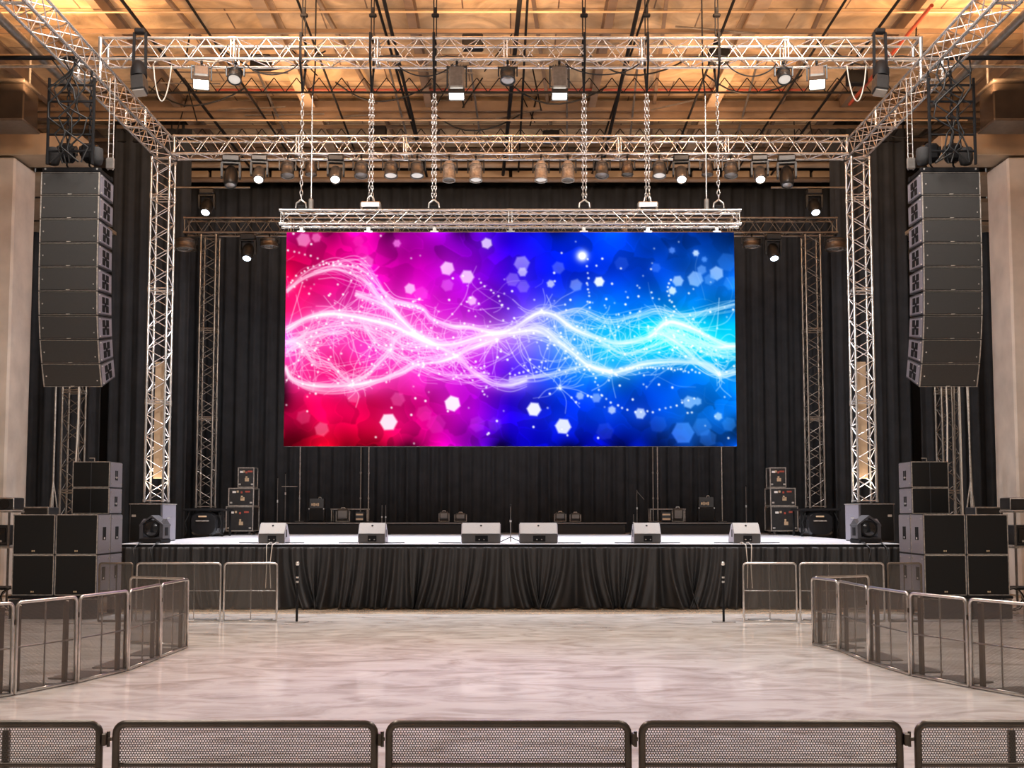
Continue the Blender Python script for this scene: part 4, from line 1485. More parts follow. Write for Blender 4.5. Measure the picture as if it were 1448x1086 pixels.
YQ = 2.0 / (-(ray(CX, 880).z) / ray(CX, 880).y)
HQ = atY(300, 795, YQ).z
for nm, f in (('left', lambda x: x), ('right', lambda x: 2 * CX - x - 1)):
    segs = [(191, 313, 'outer wide', (.35, .68)), (315, 393, 'inner', (.5,)), (138, 188, 'dark outermost', (.5,))]
    for a, b_, dsc, po in segs:
        a, b_ = sorted((f(a), f(b_)))
        xa, xb = atY(a, 850, YQ).x, atY(b_, 850, YQ).x
        lab = '%s straight fence panel before the %s end of the stage skirt' % (dsc, nm)
        barrier(lab, (xa + .02, YQ), (xb - .02, YQ), HQ, .019, 1, 'mesh_fine', 'steel' if dsc[0] != 'd' else 'bronze', 'straight %s fence' % nm, po, .52, True, strut=False, gap=.21)
    # free standing post
    x = atY(f(420), 850, YQ).x
    t = thing('stanchion_post', 'slim black post standing alone beside the %s straight fence' % nm, 'post', (x, YQ, 0), group='lone posts by the stage')
    MB().cyl((0, 0, .01), (0, 0, HQ - .05), .022, 10).build('pole', 'black', t)
    MB().box((0, 0, .008), (.42, .12, .014), .004).build('foot', 'steel_dark', t)
    MB().lathe([(.02, 0), (.034, .02), (.034, .05), (.02, .07)], 12, Matrix.Translation((0, 0, HQ - .06))).build('cap', 'silver', t)
    cl = MB()
    for zz in (.72, .80):
        cl.cyl((0, 0, zz), (0, 0, zz + .03), .028, 10)
    cl.build('collar', 'silver', t)


# ------------------------------------------------------------------ stage monitors
GW = 'wedge monitors along the stage front'
YW = YS + .22
wl = [(366, 402, 411, 'wedge monitor at the left end of the stage front', -1), (507, 544, 550, 'second wedge monitor from the left end of the stage front', -1),
      (653, 707, 707, 'wide wedge monitor left of the centre microphone stand', 0), (735, 788, 788, 'wide wedge monitor right of the centre microphone stand', 0),
      (897, 934, 891, 'second wedge monitor from the right end of the stage front', 1), (1038, 1075, 1030, 'wedge monitor at the right end of the stage front', 1)]
for a, b_, s_, lab, sd in wl:
    xa, xb = atY(a, 755, YW).x, atY(b_, 755, YW).x
    w = xb - xa
    t = thing('stage_monitor', lab, 'speaker', ((xa + xb) / 2, YW, ZS + .003), group=GW)
    h = atY(a, 740, YW).z - ZS
    hl = h * .46
    d = .62
    top = .20
    b = MB()
    b.prism([(0, .0), (0, hl), (top, h), (top + .06, h), (d, .06), (d, 0)], -w / 2, w / 2)
    fixn(b.build('cabinet', 'wedge_low', t))
    # sloped panel, light from above painted in as pale grey
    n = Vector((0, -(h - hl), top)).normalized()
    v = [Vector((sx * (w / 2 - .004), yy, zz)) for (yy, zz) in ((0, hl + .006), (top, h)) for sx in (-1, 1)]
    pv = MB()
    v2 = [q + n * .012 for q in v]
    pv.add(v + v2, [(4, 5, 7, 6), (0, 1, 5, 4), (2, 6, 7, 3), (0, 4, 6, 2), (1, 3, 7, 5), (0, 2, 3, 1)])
    tp = fixn(pv.build('top_panel', 'wedge_top_lit', t))
    tp['label'] = 'sloping panel, overhead light painted in pale grey'
    c = (v[0] + v[1] + v[2] + v[3]) / 4 + n * .014 + Vector((0, .045, .05))
    MB().lathe([(.0001, .004), (.022, .004), (.024, 0)], 12, Matrix.Translation(c) @ n.to_track_quat('Z', 'Y').to_matrix().to_4x4()).build('socket_hole', 'black', tp)
    bp = MB().box((w * .02, -.006, hl * .52), (w * .33, .012, hl * .62), .004).build('connector_panel', 'black', t)
    pg = MB()
    for k in (-1, 1):
        pg.cyl((w * .02 + k * .05, -.012, hl * .42), (w * .02 + k * .05, -.05, hl * .42), .014, 8)
    pg.build('plug', 'rim', bp)
    for sx in (-1, 1):
        e = MB()
        e.prism([(.01, .02), (.01, hl - .01), (top, h - .02), (top + .05, h - .02), (d - .02, .06), (d - .02, .02)], sx * w / 2, sx * (w / 2 + .012))
        ep = fixn(e.build('end_cheek', 'wedge_side', t))
        MB().box((sx * (w / 2 + .016), top * .8, h * .5), (.01, .07, .16), .004).build('handle_slot', 'black', ep)
    ca = MB()
    for k in (-1, 1):
        pts = [(k * (w / 2 + .02), .05, .012), (k * (w / 2 + .16), .0, .012), (k * (w / 2 + .30), .06, .012), (k * (w / 2 + .42), .03, .012)]
        ca.tube(pts, .010, 6)
    if sd == 0:
        ca = MB()
        k = -1 if xa < 0 else 1
        ca.tube([(k * (w / 2 + .02), .05, .012), (k * (w / 2 + .2), .0, .012), (k * (w / 2 + .34), .06, .012), (k * (w / 2 + .5), .03, .012)], .010, 6)
    ca.build('cable', 'cable', t)


# ------------------------------------------------------------------ stands and poles
def mic_stand(label, x, y, z, h, boom=None, group='microphone stands', m='steel_dark', base='round'):
    t = thing('microphone_stand', label, 'stand', (x, y, z), group=group)
    if base == 'tripod':
        for k in range(3):
            a = R(90 + 120 * k)
            MB().cyl((0, 0, .11), (.26 * math.cos(a), .26 * math.sin(a), .012), .010, 6).build('leg', 'black', t)
    else:
        MB().lathe([(.15, 0), (.15, .014), (.05, .026), (.02, .03)], 20).build('base', 'black', t)
    MB().cyl((0, 0, .02), (0, 0, h * .6), .013, 8).build('pole', m, t)
    MB().cyl((0, 0, h * .58), (0, 0, h), .008, 8).build('inner_pole', m, t)
    MB().cyl((0, 0, h * .56), (0, 0, h * .61), .022, 8).build('clutch', 'silver', t)
    if boom:
        MB().cyl((0, 0, h * .97), (boom[0], 0, h * .97 + boom[1]), .008, 6).build('boom_arm', m, t)
    else:
        MB().box((0, -.01, h + .02), (.04, .05, .05), .01).build('clip', 'black', t)
    return t


def tall_pole(label, x, y, z, zt, m='alu_dark', r=.018):
    t = thing('support_pole', label, 'pole', (x, y, z), group='poles behind the screen')
    MB().cyl((0, 0, .015), (0, 0, zt - z), r, 8).build('pole', m, t)
    MB().box((0, 0, .008), (.24, .24, .014), .003).build('base_plate', 'steel_dark', t)
    for q in (.7, 1.5):
        MB().cyl((0, 0, q), (0, 0, q + .05), r * 1.6, 8).build('coupler', 'rim', t)
    return t


YK = YR + .35
ZK = ZR + .004
x = atY(722, 764, YS + .45).x
mic_stand('short microphone stand on the deck between the two centre monitors', x, YS + 1.3, ZS + .002, atY(722, 716, YS + 1.25).z - ZS, None, base='tripod')
mic_stand('tall microphone stand at the left end of the left riser', atY(392, 740, YR - .3).x, YR - .3, ZS + .002, atY(392, 676, YR - .3).z - ZS)
mic_stand('thin microphone stand with an arm near the left riser', atY(397.5, 738, YK).x + .12, YK, ZK, atY(397, 670, YK).z - ZK)
mic_stand('tall microphone stand at the right end of the right riser', atY(1048, 740, YR - .3).x + .16, YR - .3, ZS + .002, atY(1049, 688, YR - .3).z - ZS)
mic_stand('dark microphone stand behind the right inner monitor', atY(901, 740, YR - .25).x, YR - .25, ZS + .002, atY(901, 693, YR - .25).z - ZS, (.22, -.25))
mic_stand('short black stand left of the right inner monitor', atY(896, 740, YR - .9).x, YR - .9, ZS + .002, atY(896, 727, YR - .9).z - ZS)
mic_stand('short black stand behind the left inner monitor, left of two', atY(540, 740, YR - .3).x, YR - .3, ZS + .002, atY(540, 714, YR - .3).z - ZS)
mic_stand('short black stand behind the left inner monitor, right of two', atY(545, 740, YR - .3).x + .05, YR - .7, ZS + .002, atY(545, 714, YR - .7).z - ZS)
zh = atY(700, 560, YK).z
for px, lab in ((424, 'single pale pole on the left riser beside the amplifier'), (510, 'left pole of the pair on the left riser'), (519.5, 'right pole of the pair on the left riser'),
                (923.5, 'left pole of the pair on the right riser'), (931.8, 'right pole of the pair on the right riser'), (1021, 'single pale pole on the right riser beside the amplifier')):
    tall_pole(lab, atY(px, 690, YK).x, YK + (.0 if px not in (519.5, 931.8) else .3), ZK, zh, 'rim' if px in (424, 1021, 519.5, 931.8) else 'alu_dark')
# music rest arm on the left pole
o = MB().cyl((atY(399, 688, YK).x, YK - .05, atY(399, 688, YK).z), (atY(421, 688, YK).x, YK - .05, atY(421, 688, YK).z), .012, 8).build('hanging_boom_arm', 'rim')
tag(o, 'level boom arm clamped to the single pole on the left riser', 'boom arm')


def amp_combo(label, px0, px1, pyt, pyb, sd):
    xa, xb = atY(px0, pyb, YK).x, atY(px1, pyb, YK).x
    w = xb - xa
    h = atY(px0, pyt, YK).z - ZK
    t = thing('guitar_amplifier', label, 'amplifier', ((xa + xb) / 2, YK, ZK), group='amplifiers on the risers')
    MB().box((0, .2, h * .29), (w, .36, h * .56), .02).build('cabinet', 'case', t)
    MB().box((0, .015, h * .29), (w - .06, .02, h * .5), .01).build('grille', 'grille', t)
    hd = MB()
    hd.prism([(.03, h * .58), (.06, h * .97), (.34, h * .97), (.37, h * .58)], -w * .45, w * .45)
    hd = fixn(hd.build('head', 'case', t))
    kb = MB()
    for k in range(4):
        kb.box((-w * .28 + k * w * .13, .03, h * .72), (.05, .02, .07 + .03 * (k % 2)), .005)
    kb.build('control_knobs', 'tan', hd)
    MB().tube([(w * .08, .2, h * .97), (w * .10, .2, h * 1.03), (w * .22, .2, h * 1.03), (w * .24, .2, h * .97)], .012, 8).build('handle', 'silver', hd)
    for sx in (-1, 1):
        MB().box((sx * w * .47, .02, h * .54), (.04, .05, .05), .008).build('corner', 'silver', t)
    return t


amp_combo('black amplifier with a small head on the left riser', 436, 458, 704, 737, -1)
amp_combo('black amplifier with a small head on the right riser', 988, 1011, 702, 737, 1)


def floor_lamp(label, px0, px1, pyt, m='rim'):
    """low boxed lamp with a handle, standing on a riser"""
    xa, xb = atY(px0, 737, YK).x, atY(px1, 737, YK).x
    w = xb - xa
    h = atY(px0, pyt, YK).z - ZK
    t = thing('floor_lamp', label, 'lamp', ((xa + xb) / 2, YK, ZK), group='boxed floor lamps on the risers')
    MB().box((0, .15, h * .55), (w * .86, .26, h * .84), .05).build('housing', 'lamp_grey', t)
    MB().box((0, .012, h * .58), (w * .66, .02, h * .5), .02).build('face', 'lens_off', t)
    y = MB()
    for sx in (-1, 1):
        y.box((sx * w * .47, .14, h * .4), (.03, .06, h * .8), .006)
    y.box((0, .14, .012), (w * .97, .2, .02), .004)
    y.build('bracket', 'rim', t)
    MB().tube([(-w * .15, .15, h * .95), (-w * .12, .15, h * 1.06), (w * .12, .15, h * 1.06), (w * .15, .15, h * .95)], .012, 6).build('handle', 'silver', t)
    return t


floor_lamp('low grey boxed lamp on the left riser beside the pair of poles', 474, 494, 719)
floor_lamp('small pale lamp on the centre left riser, left of two', 620, 635, 723)
floor_lamp('small pale lamp on the centre left riser, right of two', 642, 660, 725)
floor_lamp('small pale lamp on the centre right riser, left of two', 784, 801, 724)
floor_lamp('small pale lamp on the centre right riser, right of two', 806, 822, 725)
floor_lamp('low grey boxed lamp on the right riser beside the pair of poles', 951, 968, 718)


def rack_table(label, px0, px1, sd):
    xa, xb = atY(px0, 737, YK).x, atY(px1, 737, YK).x
    w = xb - xa
    h = atY(px0, 719, YK).z - ZK
    y0 = YK + .80
    t = thing('keyboard_table', label, 'table', ((xa + xb) / 2, y0, ZK), group='low frame tables on the risers')
    MB().box((0, 0, h - .02), (w, .5, .035), .006).build('top', 'rim', t)
    for sx in (-1, 1):
        for sy in (-1, 1):
            MB().box((sx * (w / 2 - .03), sy * .2, h / 2 - .02), (.035, .035, h - .045), .004).build('leg', 'rim', t)
    return t, (xa + xb) / 2, w, y0, h


for lab, a, b_, sd in (('low pale frame table on the left riser behind the boxed lamp', 463, 517, -1), ('low pale frame table on the right riser behind the boxed lamp', 922, 974, 1)):
    rack_table(lab, a, b_, sd)
    px0, px1 = ((504, 516) if sd < 0 else (934, 947))
    xa, xb = atY(px0, 737, YK).x, atY(px1, 737, YK).x
    t = thing('effects_unit', 'small striped effects unit on the %s riser beside the poles' % SIDE[sd], 'effects unit', ((xa + xb) / 2, YK - .20, ZK), group='effects units')
    MB().box((0, .0, .16), (xb - xa, .16, .3), .02).build('body', 'case', t)
    MB().box((0, -.085, .22), (xb - xa - .04, .02, .05), .004).box((0, -.085, .08), (xb - xa - .04, .02, .05), .004).build('stripe', 'tan', t)


# ------------------------------------------------------------------ road cases
def road_case(label, px0, px1, pyt, z0, Y, d, sd, wheels=False, group=None, amp=False, front=True, stick=True):
    xa, xb = atY(px0, 730, Y).x, atY(px1, 730, Y).x
    w = xb - xa
    h = atY(px0, pyt, Y).z - z0
    t = thing('road_case', label, 'case', ((xa + xb) / 2, Y, z0), group=group)
    zb = .10 if wheels else .004
    MB().box((0, d / 2, zb + (h - zb) / 2), (w, d, h - zb - .004), .01).build('body', 'case', t)
    e = MB()
    for sx in (-1, 1):
        for yy in (0, d):
            e.box((sx * w / 2, yy, zb + (h - zb) / 2), (.03, .03, h - zb), .004)
        for zz in (zb + .015, h - .012):
            e.box((sx * w / 2, d / 2, zz), (.03, d, .028), .004)
    for zz in (zb + .015, h - .012):
        for yy in (0, d):
            e.box((0, yy, zz), (w, .03, .028), .004)
    e.build('edge_trim', 'rim', t)
    if stick:
        for u, v, p, q, mm in ((-.28, .78, .10, .06, 'white'), (.26, .80, .14, .05, 'red'), (.02, .76, .05, .06, 'red'), (-.14, .80, .06, .06, 'tan')):
            MB().box((w * u, -.008, h * v), (p, .012, q)).build('sticker', mm, t)
        MB().box((w * .06, -.008, h * .40), (.12, .012, .10)).box((w * .03, -.008, h * .5), (.05, .012, .08)).build('emblem', 'tan', t)
    c = MB()
    for sx in (-1, 1):
        c.box((sx * w * .40, -.012, zb + .10), (.07, .02, .05), .006)
    c.build('latch', 'silver', t)
    if wheels:
        for sx in (-1, 1):
            for yy in (.1, d - .1):
                MB().cyl((sx * w * .36 - .02, yy, .045), (sx * w * .36 + .02, yy, .045), .042, 12).box((sx * w * .36, yy, .085), (.06, .06, .02)).build('caster', 'steel_dark', t)
    return t, h


for sd in (-1, 1):
    f = (lambda a, b: (a, b)) if sd < 0 else (lambda a, b: (2 * CX - b + 4, 2 * CX - a + 4))
    Y = 33.6
    g = 'road cases stacked on the %s of the stage' % SIDE[sd]
    z = ZS + .002
    a, b_ = f(320, 357.5)
    t, h = road_case('wheeled black road case at the bottom of the %s case stack' % SIDE[sd], a, b_, 716, z, Y, .8, sd, True, g)
    z += h + .004
    a, b_ = f(323, 358)
    t, h = road_case('black road case in the middle of the %s case stack' % SIDE[sd], a, b_, 690, z, Y + .02, .7, sd, False, g)
    z += h + .004
    a, b_ = f(336, 358)
    t, h = road_case('small black case on top of the %s case stack' % SIDE[sd], a, b_, 661, z, Y + .05, .5, sd, False, g)


# base cases under the front towers
for sd in (-1, 1):
    f = (lambda a, b: (a, b)) if sd < 0 else (lambda a, b: (2 * CX - b + 4, 2 * CX - a + 4))
    a, b_ = f(183, 225)
    Y = YM - .45
    zc = atY(215, 712, YM).z
    xa, xb = atY(a, 740, Y).x, atY(b_, 740, Y).x
    xin = sd * (XI - .12)
    if sd < 0:
        xb = xin
    else:
        xa = xin
    w = xb - xa
    t = thing('base_case', 'large black case under the %s front truss tower' % SIDE[sd], 'case', ((xa + xb) / 2, Y, ZS + .002), group='cases under the front towers')
    h = zc - ZS - .004
    MB().box((0, .55, h / 2), (w, 1.1, h), .015).build('body', 'cab', t)
    MB().box((0, -.006, h / 2), (w - .05, .015, h - .06), .004).build('front_panel', 'grille', t)
    MB().box((-sd * (w / 2 + .005), .55, h / 2), (.012, 1.0, h - .06), .004).build('side_panel', 'cab_side', t)
    MB().box((-sd * (w / 2 + .014), .5, h * .62), (.012, .22, .035), .004).build('handle', 'silver', t)
    MB().box((0, .55, h - .012), (w + .03, 1.13, .018), .003).build('top_edge', 'rim', t)
    MB().box((sd * -.1, -.016, h * .55), (.1, .008, .03)).build('badge', 'tan', t)
    MB().box((-sd * w * -.36, -.02, h * .68), (.09, .02, .05), .004).build('latch', 'silver', t)
    # floor fixture: house-shaped black moving light at the stage edge
    c = atY(213 if sd < 0 else 1230, 745, YS + .35)
    Yh = YS + .30
    t = thing('stage_moving_light', 'big black moving light with a round lens at the %s edge of the stage' % SIDE[sd], 'stage light', (c.x, Yh, ZS + .002), (0, 0, R(10 * sd)), group='moving lights at the stage edge')
    MB().box((0, .22, .05), (.52, .46, .10), .02).build('base', 'black', t)
    ho = MB()
    for sx in (-1, 1):
        ho.prism([(.06, .10), (.38, .10), (.38, .40), (.22, .52), (.06, .40)], sx * .19, sx * .27)
    ho.box((0, .22, .115), (.5, .30, .03))
    yk = fixn(ho.build('yoke', 'cab', t))
    for sx in (-1, 1):
        MB().box((sx * .275, .22, .25), (.012, .12, .18), .004).build('side_slot', 'black', yk)
    rf = MB()
    rf.prism([(-.275, .40), (0, .60), (.275, .40), (.275, .36), (0, .55), (-.275, .36)], .05, .40)
    rf = fixn(rf.build('hood', 'cab', t))
    rf.rotation_euler = (0, 0, 0)
    # the hood ridge runs front to back
    for v in rf.data.vertices:
        v.co = (v.co.y, v.co.x, v.co.z)
    fixn(rf)
    mt = Matrix.Translation((0, .24, .31)) @ Matrix.Rotation(R(90), 4, 'X')
    MB().lathe([(.08, -.12), (.17, -.08), (.185, .05), (.185, .18), (.17, .20), (.15, .19)], 24, mt).build('head', 'black', t)
    MB().lathe([(.0001, .235), (.07, .225), (.12, .205), (.15, .19)], 24, mt).build('lens', 'black_gloss', t)
    # rounded dark gear under the rear tower
    a, b_ = f(258, 316)
    Yg = YRT - .45
    xa, xb = atY(a, 740, Yg).x, atY(b_, 740, Yg).x
    zt = atY(290, 719, YRT).z
    t = thing('tower_base', 'black eight-sided tower base with a pale handle under the %s rear tower' % SIDE[sd], 'tower base', ((xa + xb) / 2, Yg, ZS + .002), group='bases under the rear towers')
    w = xb - xa
    h = zt - ZS - .008
    MB().box((0, .55, h - .03), (w, 1.1, .055), .01).build('top_plate', 'black', t)
    ob = MB()
    n8 = 16
    pr = []
    for k in range(n8):
        an_ = 2 * math.pi * (k + .5) / n8
        ca_, sa_ = math.cos(an_), math.sin(an_)
        e = .62
        pr.append((math.copysign(abs(ca_) ** e, ca_) * w * .34, (h - .07) / 2 + math.copysign(abs(sa_) ** e, sa_) * (h - .08) / 2))
    vs = [(x_, .08, z_) for x_, z_ in pr] + [(x_, .95, z_) for x_, z_ in pr] + [(x_ * .86, .02, (h - .07) / 2 + (z_ - (h - .07) / 2) * .86) for x_, z_ in pr]
    fs = [tuple(range(2 * n8, 3 * n8))] + [(i, (i + 1) % n8, (i + 1) % n8 + n8, i + n8) for i in range(n8)] + [(i, (i + 1) % n8, (i + 1) % n8 + 2 * n8, i + 2 * n8) for i in range(n8)] + [tuple(range(2 * n8 - 1, n8 - 1, -1))]
    ob.add(vs, fs)
    fixn(ob.build('drum', 'black_gloss', t))
    MB().box((-.02, .005, h * .56), (w * .32, .02, .03), .004).build('handle', 'rim', t)
    MB().box((-.02, .008, h * .72), (w * .2, .015, .04), .004).build('badge', 'tan', t)
    for sx in (-1, 1):
        MB().tube([(sx * w * .36, .1, h * .85), (sx * w * .45, .02, h * .5), (sx * w * .40, .06, h * .2), (sx * w * .46, .1, .03)], .018, 6).build('cable', 'cable', t)
        for yy in (.12, .98):
            MB().box((sx * (w / 2 - .06), yy, h / 2 - .03), (.05, .05, h - .07), .006).build('leg', 'black', t)

# side gear by the ground stacks
for sd in (-1, 1):
    f = (lambda a: a) if sd < 0 else (lambda a: 2 * CX - a + 4)
    Y = 25.0
    # low case behind the stack, seen above it
    xa, xb = sorted((atY(f(33), 722, Y).x, atY(f(68), 722, Y).x))
    zt = atY(50, 717, Y).z
    t = thing('road_case', 'long low black case behind the %s ground speaker stack' % SIDE[sd], 'case', ((xa + xb) / 2, Y, 0), group='side stage cases')
    MB().box((0, .3, zt / 2), (xb - xa, .6, zt - .01), .012).build('body', 'case', t)
    e = MB()
    for zz in (zt - .01, zt - .25):
        e.box((0, -.005, zz), (xb - xa + .02, .03, .03), .004)
    for sx in (-1, 1):
        e.box((sx * (xb - xa) / 2, -.005, zt / 2), (.03, .03, zt - .02), .004)
    e.build('edge_trim', 'rim', t)
    # desk with gear at the frame edge
    Y = 23.2
    xo, xi = atY(f(-40), 760, Y).x, atY(f(13), 760, Y).x
    xc, w = (xo + xi) / 2, abs(xo - xi)
    zt = atY(5, 722, Y).z
    t = thing('equipment_table', 'dark shelved equipment table at the %s frame edge beside the speaker stack' % SIDE[sd], 'table', (xc, Y, 0), group='side equipment tables')
    for zz in (.45, zt - .75, zt - .02):
        MB().box((0, .35, zz), (w, .7, .04), .006).build('shelf', 'rim' if zz > 1 else 'black', t)
    for sx in (-1, 1):
        for yy in (.04, .66):
            MB().box((sx * (w / 2 - .03), yy, zt / 2), (.04, .04, zt - .06), .004).build('leg', 'steel_dark', t)
    z2 = atY(5, 703, Y).z
    t = thing('mixing_rack', 'small black rack unit with a pale rim on the %s equipment table' % SIDE[sd], 'rack', (xc + (-sd) * w * .12, Y + .3, zt + .004), group='rack units')
    MB().box((0, 0, (z2 - zt) / 2), (w * .9, .5, z2 - zt - .02), .02).build('body', 'case', t)
    r_ = MB()
    r_.tube([(-w * .45, -.26, 0.02), (-w * .45, -.26, z2 - zt - .03), (w * .45, -.26, z2 - zt - .03), (w * .45, -.26, .02)], .016, 8)
    r_.build('rim', 'steel', t)
    MB().cyl((w * .2, -.255, (z2 - zt) / 2), (w * .2, -.275, (z2 - zt) / 2), .10, 16).build('dial', 'black_gloss', t)
    t = thing('rack_unit', 'black rack drawer on the middle shelf of the %s equipment table' % SIDE[sd], 'rack', (xc, Y + .08, zt - .725), group='rack units')
    MB().box((0, .27, .22), (w * .8, .5, .42), .02).build('body', 'case', t)
    MB().box((0, .01, .22), (w * .7, .02, .3), .01).build('front_panel', 'black_gloss', t)
    MB().box((-sd * w * .2, -.004, .1), (.1, .02, .04), .004).build('handle', 'silver', t)
    # leaning cable loops below the desk
    for k in range(3):
        pts = []
        rnd = random.Random(40 + k)
        for i in range(14):
            an_ = i / 13 * 2 * math.pi
            pts.append((.22 * math.cos(an_) + rnd.uniform(-.02, .02), .02 * k, .26 + .22 * math.sin(an_)))
        o = MB().tube(pts, .016, 6).build('cable_coil', 'cable_lt' if k == 1 else 'cable', None, (xc - sd * (w * .5 + .15 + .02 * k), Y - .1 - .12 * k, .0))
        tag(o, '%s coil of cable standing under the %s equipment table' % (['rear black', 'pale', 'front black'][k], SIDE[sd]), 'cable')
    # slim pole with tripod foot in front of the grey tower
    Y = 26.6
    x = atY(f(76.5), 640, Y).x
    zt = atY(76, 560, Y).z + 2.5
    t = thing('wind_up_stand', 'thin pale pole on splayed legs before the grey tower on the %s' % SIDE[sd], 'stand', (x, Y, 0), group='thin poles by the grey towers')
    MB().cyl((0, 0, .05), (0, 0, zt), .022, 8).build('pole', 'rim', t)
    for k in range(3):
        an_ = R(30 + 120 * k)
        MB().cyl((0, 0, 2.75), (.42 * math.cos(an_), .42 * math.sin(an_), .02), .016, 6).build('leg', 'rim', t)
    # cables falling down the grey tower
    x = atY(f(108), 640, 27.6).x
    zt = atY(108, 540, 27.6).z + 1
    b = MB()
    o = MB().tube([(0, 0, zt), (.02, 0, zt * .7), (-.03, 0, zt * .4), (.01, 0, .02)], .02, 6).build('hanging_cable', 'cable_lt', None, (x, 27.6, 0))
    tag(o, 'pale cable falling beside the grey tower on the %s' % SIDE[sd], 'cable')

# more cables on the right tower
for k, px in enumerate((1352, 1357, 1343, 1362)):
    x = atY(px, 640, 27.5).x
    zt = 8.0
    o = MB().tube([(0, 0, zt), (.03 * (k - 1), 0, zt * .6), (.05 * (k - 1), 0, zt * .35), (.1 * (k - 1), 0, .02)], .018, 6).build('hanging_cable', 'cable_lt' if k % 2 else 'alu_dark', None, (x, 27.45 - .05 * k, 0))
    tag(o, '%s of the cables dropping in front of the grey tower on the right' % ORD[k], 'cable', 'cables on the right grey tower')

# cables hanging over the stage lip
for k, px in enumerate((383, 1055)):
    c = atY(px, 769, YS - .2)
    for j, dx in enumerate((-.05, .08)):
        o = MB().tube([(dx, .62, ZS + .02), (dx, .41, ZS + .03), (dx * .9, .06, ZS - .02), (dx * .7, .02, ZS - .25), (dx * .5, 0, ZS - .42), (dx * .8, 0, ZS - .9)], .010, 6).build('hanging_cable', 'cable_lt', None, (c.x, YS - .46, 0))
        tag(o, 'pale cable looping over the stage lip below the %s end monitor, %s of two' % (['left', 'right'][k], ['left', 'right'][j]), 'cable', 'cables over the stage lip')
for sd in (-1, 1):
    for j, (dx, L) in enumerate(((0, 1.0), (.36, .8))):
        x = atY(196 if sd < 0 else 1248, 770, YS - .1).x - sd * dx
        o = MB().tube([(0, .62, ZS + .02), (0, .44, ZS + .025), (sd * .02, .05, ZS - .1), (-sd * .08, .0, ZS - .45), (sd * .05, .0, ZS - L)], .013, 6).build('hanging_cable', 'cable', None, (x, YS - .46, 0))
        tag(o, '%s black cable over the stage edge near the %s moving light' % (['outer', 'inner'][j], SIDE[sd]), 'cable', 'cables over the stage lip')


# ------------------------------------------------------------------ light
def light(kind, name, loc, energy, col=(1, .9, .78), size=.5, target=None, spot=60, blend=.6, sizey=None):
    l = bpy.data.lights.new(name, kind)
    l.energy = energy
    l.color = col
    if kind == 'AREA':
        l.size = size
        if sizey:
            l.shape = 'RECTANGLE'
            l.size_y = sizey
    else:
        l.shadow_soft_size = size
    if kind == 'SPOT':
        l.spot_size = R(spot)
        l.spot_blend = blend
    o = bpy.data.objects.new(name, l)
    COL.objects.link(o)
    o.location = loc
    if target is not None:
        o.rotation_euler = (Vector(target) - Vector(loc)).to_track_quat('-Z', 'Y').to_euler()
    return o


WARM = (1, .80, .58)
NEUT = (1, .965, .925)
# hall lamps over the audience floor
for x in (-6, 6):
    for y, e in ((3, 210), (11, 350), (18, 650)):
        light('AREA', 'hall_lamp', (x, y, 12.6), e, NEUT, 1.6, (x * .9, y + 1.5, 0))
# key floods from the hall onto the stage front and the rig
for x in (-5, 5):
    light('SPOT', 'front_of_house_lamp', (x, 6, 11.5), 1700, NEUT, .5, (x * .4, 27, 4), 70, .8)
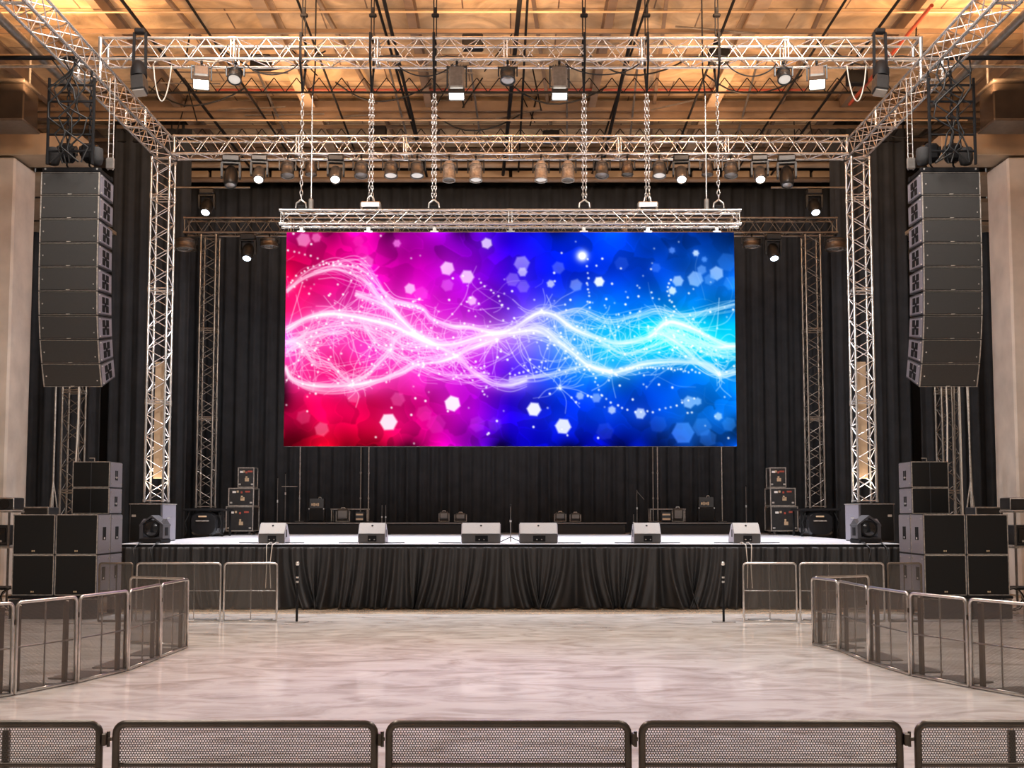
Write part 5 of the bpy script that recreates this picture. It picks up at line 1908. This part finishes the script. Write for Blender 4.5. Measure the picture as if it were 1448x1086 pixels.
# warm uplights for the roof boards, with no fixtures
for sd in (-1, 1):
    light('AREA', 'roof_uplight', (sd * 10.5, 25.0, 11.9), 400, (1, .58, .29), 1.5, (sd * 10.5, 27.0, 20))
    light('AREA', 'roof_uplight', (sd * 5, 19.5, 11.9), 820, (1, .58, .29), 1.5, (sd * 5, 25, 20))
    light('SPOT', 'rig_fill', (sd * 3, 13.5, 8.6), 700, NEUT, .2, (sd * 8.1, 21.5, 10.5), 55, .8)  # added fill without a fixture, brightens the side truss
    light('AREA', 'roof_uplight', (sd * 5.5, 30.0, 11.8), 160, (1, .58, .29), 1.5, (sd * 5.5, 30.5, 20))
light('AREA', 'roof_uplight', (0, 22.6, 12.2), 520, (1, .58, .29), 1.5, (0, 27, 20))  # added centre uplight without a fixture, brightens the front roof boards
# lamps in the trusses
for px in (285, 646, 791, 1155):
    x = fx(px)
    light('SPOT', 'truss_flood', (x, YF - .1, ZF - .85), 900, (1, .88, .72), .15, (x * .8, YF - 7.0, 0), 75, .7)
for px in (367, 475, 963, 1074):
    x = atY(px, 222, YM).x
    light('SPOT', 'truss_beam', (x, YM - .25, ZM - .80), 1100, (.92, .94, 1), .12, (x * .75, YM + .3, ZS), 80, .8)
for x in (-6.5, -2.2, 2.2, 6.5):
    light('SPOT', 'deck_fill', (x, 29.2, 10.2), 4000, (.87, .90, 1), .25, (x, 28.0, ZS), 85, .8)  # added spots behind the middle truss, no fixtures, to brighten the deck
# added spots by the front truss pars imitate the screen's glow on the floor
for px, tx, ty, c, e in ((333, -1.3, 13.5, (1, .38, .85), 1600), (718, .1, 10.5, (.62, .50, 1), 1700), (1108, 1.5, 13.5, (.36, .5, 1), 1700)):
    light('SPOT', 'screen_spill_spot', (fx(px), YF - .1, ZF - .6), e, c, .12, (tx, ty, 0), 46, 1.0)
# warm lamps inside the front towers
for sd in (-1, 1):
    xc = sd * (XI + SZ / 2)
    light('SPOT', 'tower_uplight', (xc, YM + SZ / 2, atY(215, 712, YM).z + .12), 200, WARM, .08, (xc, YM + SZ / 2, 10), 90, .5)
    light('SPOT', 'tower_fill', (sd * 4.2, 19.0, 7.6), 1300, NEUT, .2, (xc, YM, 6.0), 50, .7)  # added neutral fill outside the tower, no fixture, brightens its chords

w = bpy.data.worlds.new('world')
S.world = w
w.use_nodes = True
bg = w.node_tree.nodes['Background']
bg.inputs[0].default_value = (1, .95, .9, 1)
bg.inputs[1].default_value = .16

S.view_settings.view_transform = 'Standard'
S.view_settings.look = 'None'
S.view_settings.gamma = 1
S.view_settings.exposure = 0
S.view_settings.use_curve_mapping = False
S.cycles.use_denoising = True
S.cycles.max_bounces = 8
S.cycles.transparent_max_bounces = 24
S.cycles.sample_clamp_indirect = 6
S.cycles.caustics_reflective = False
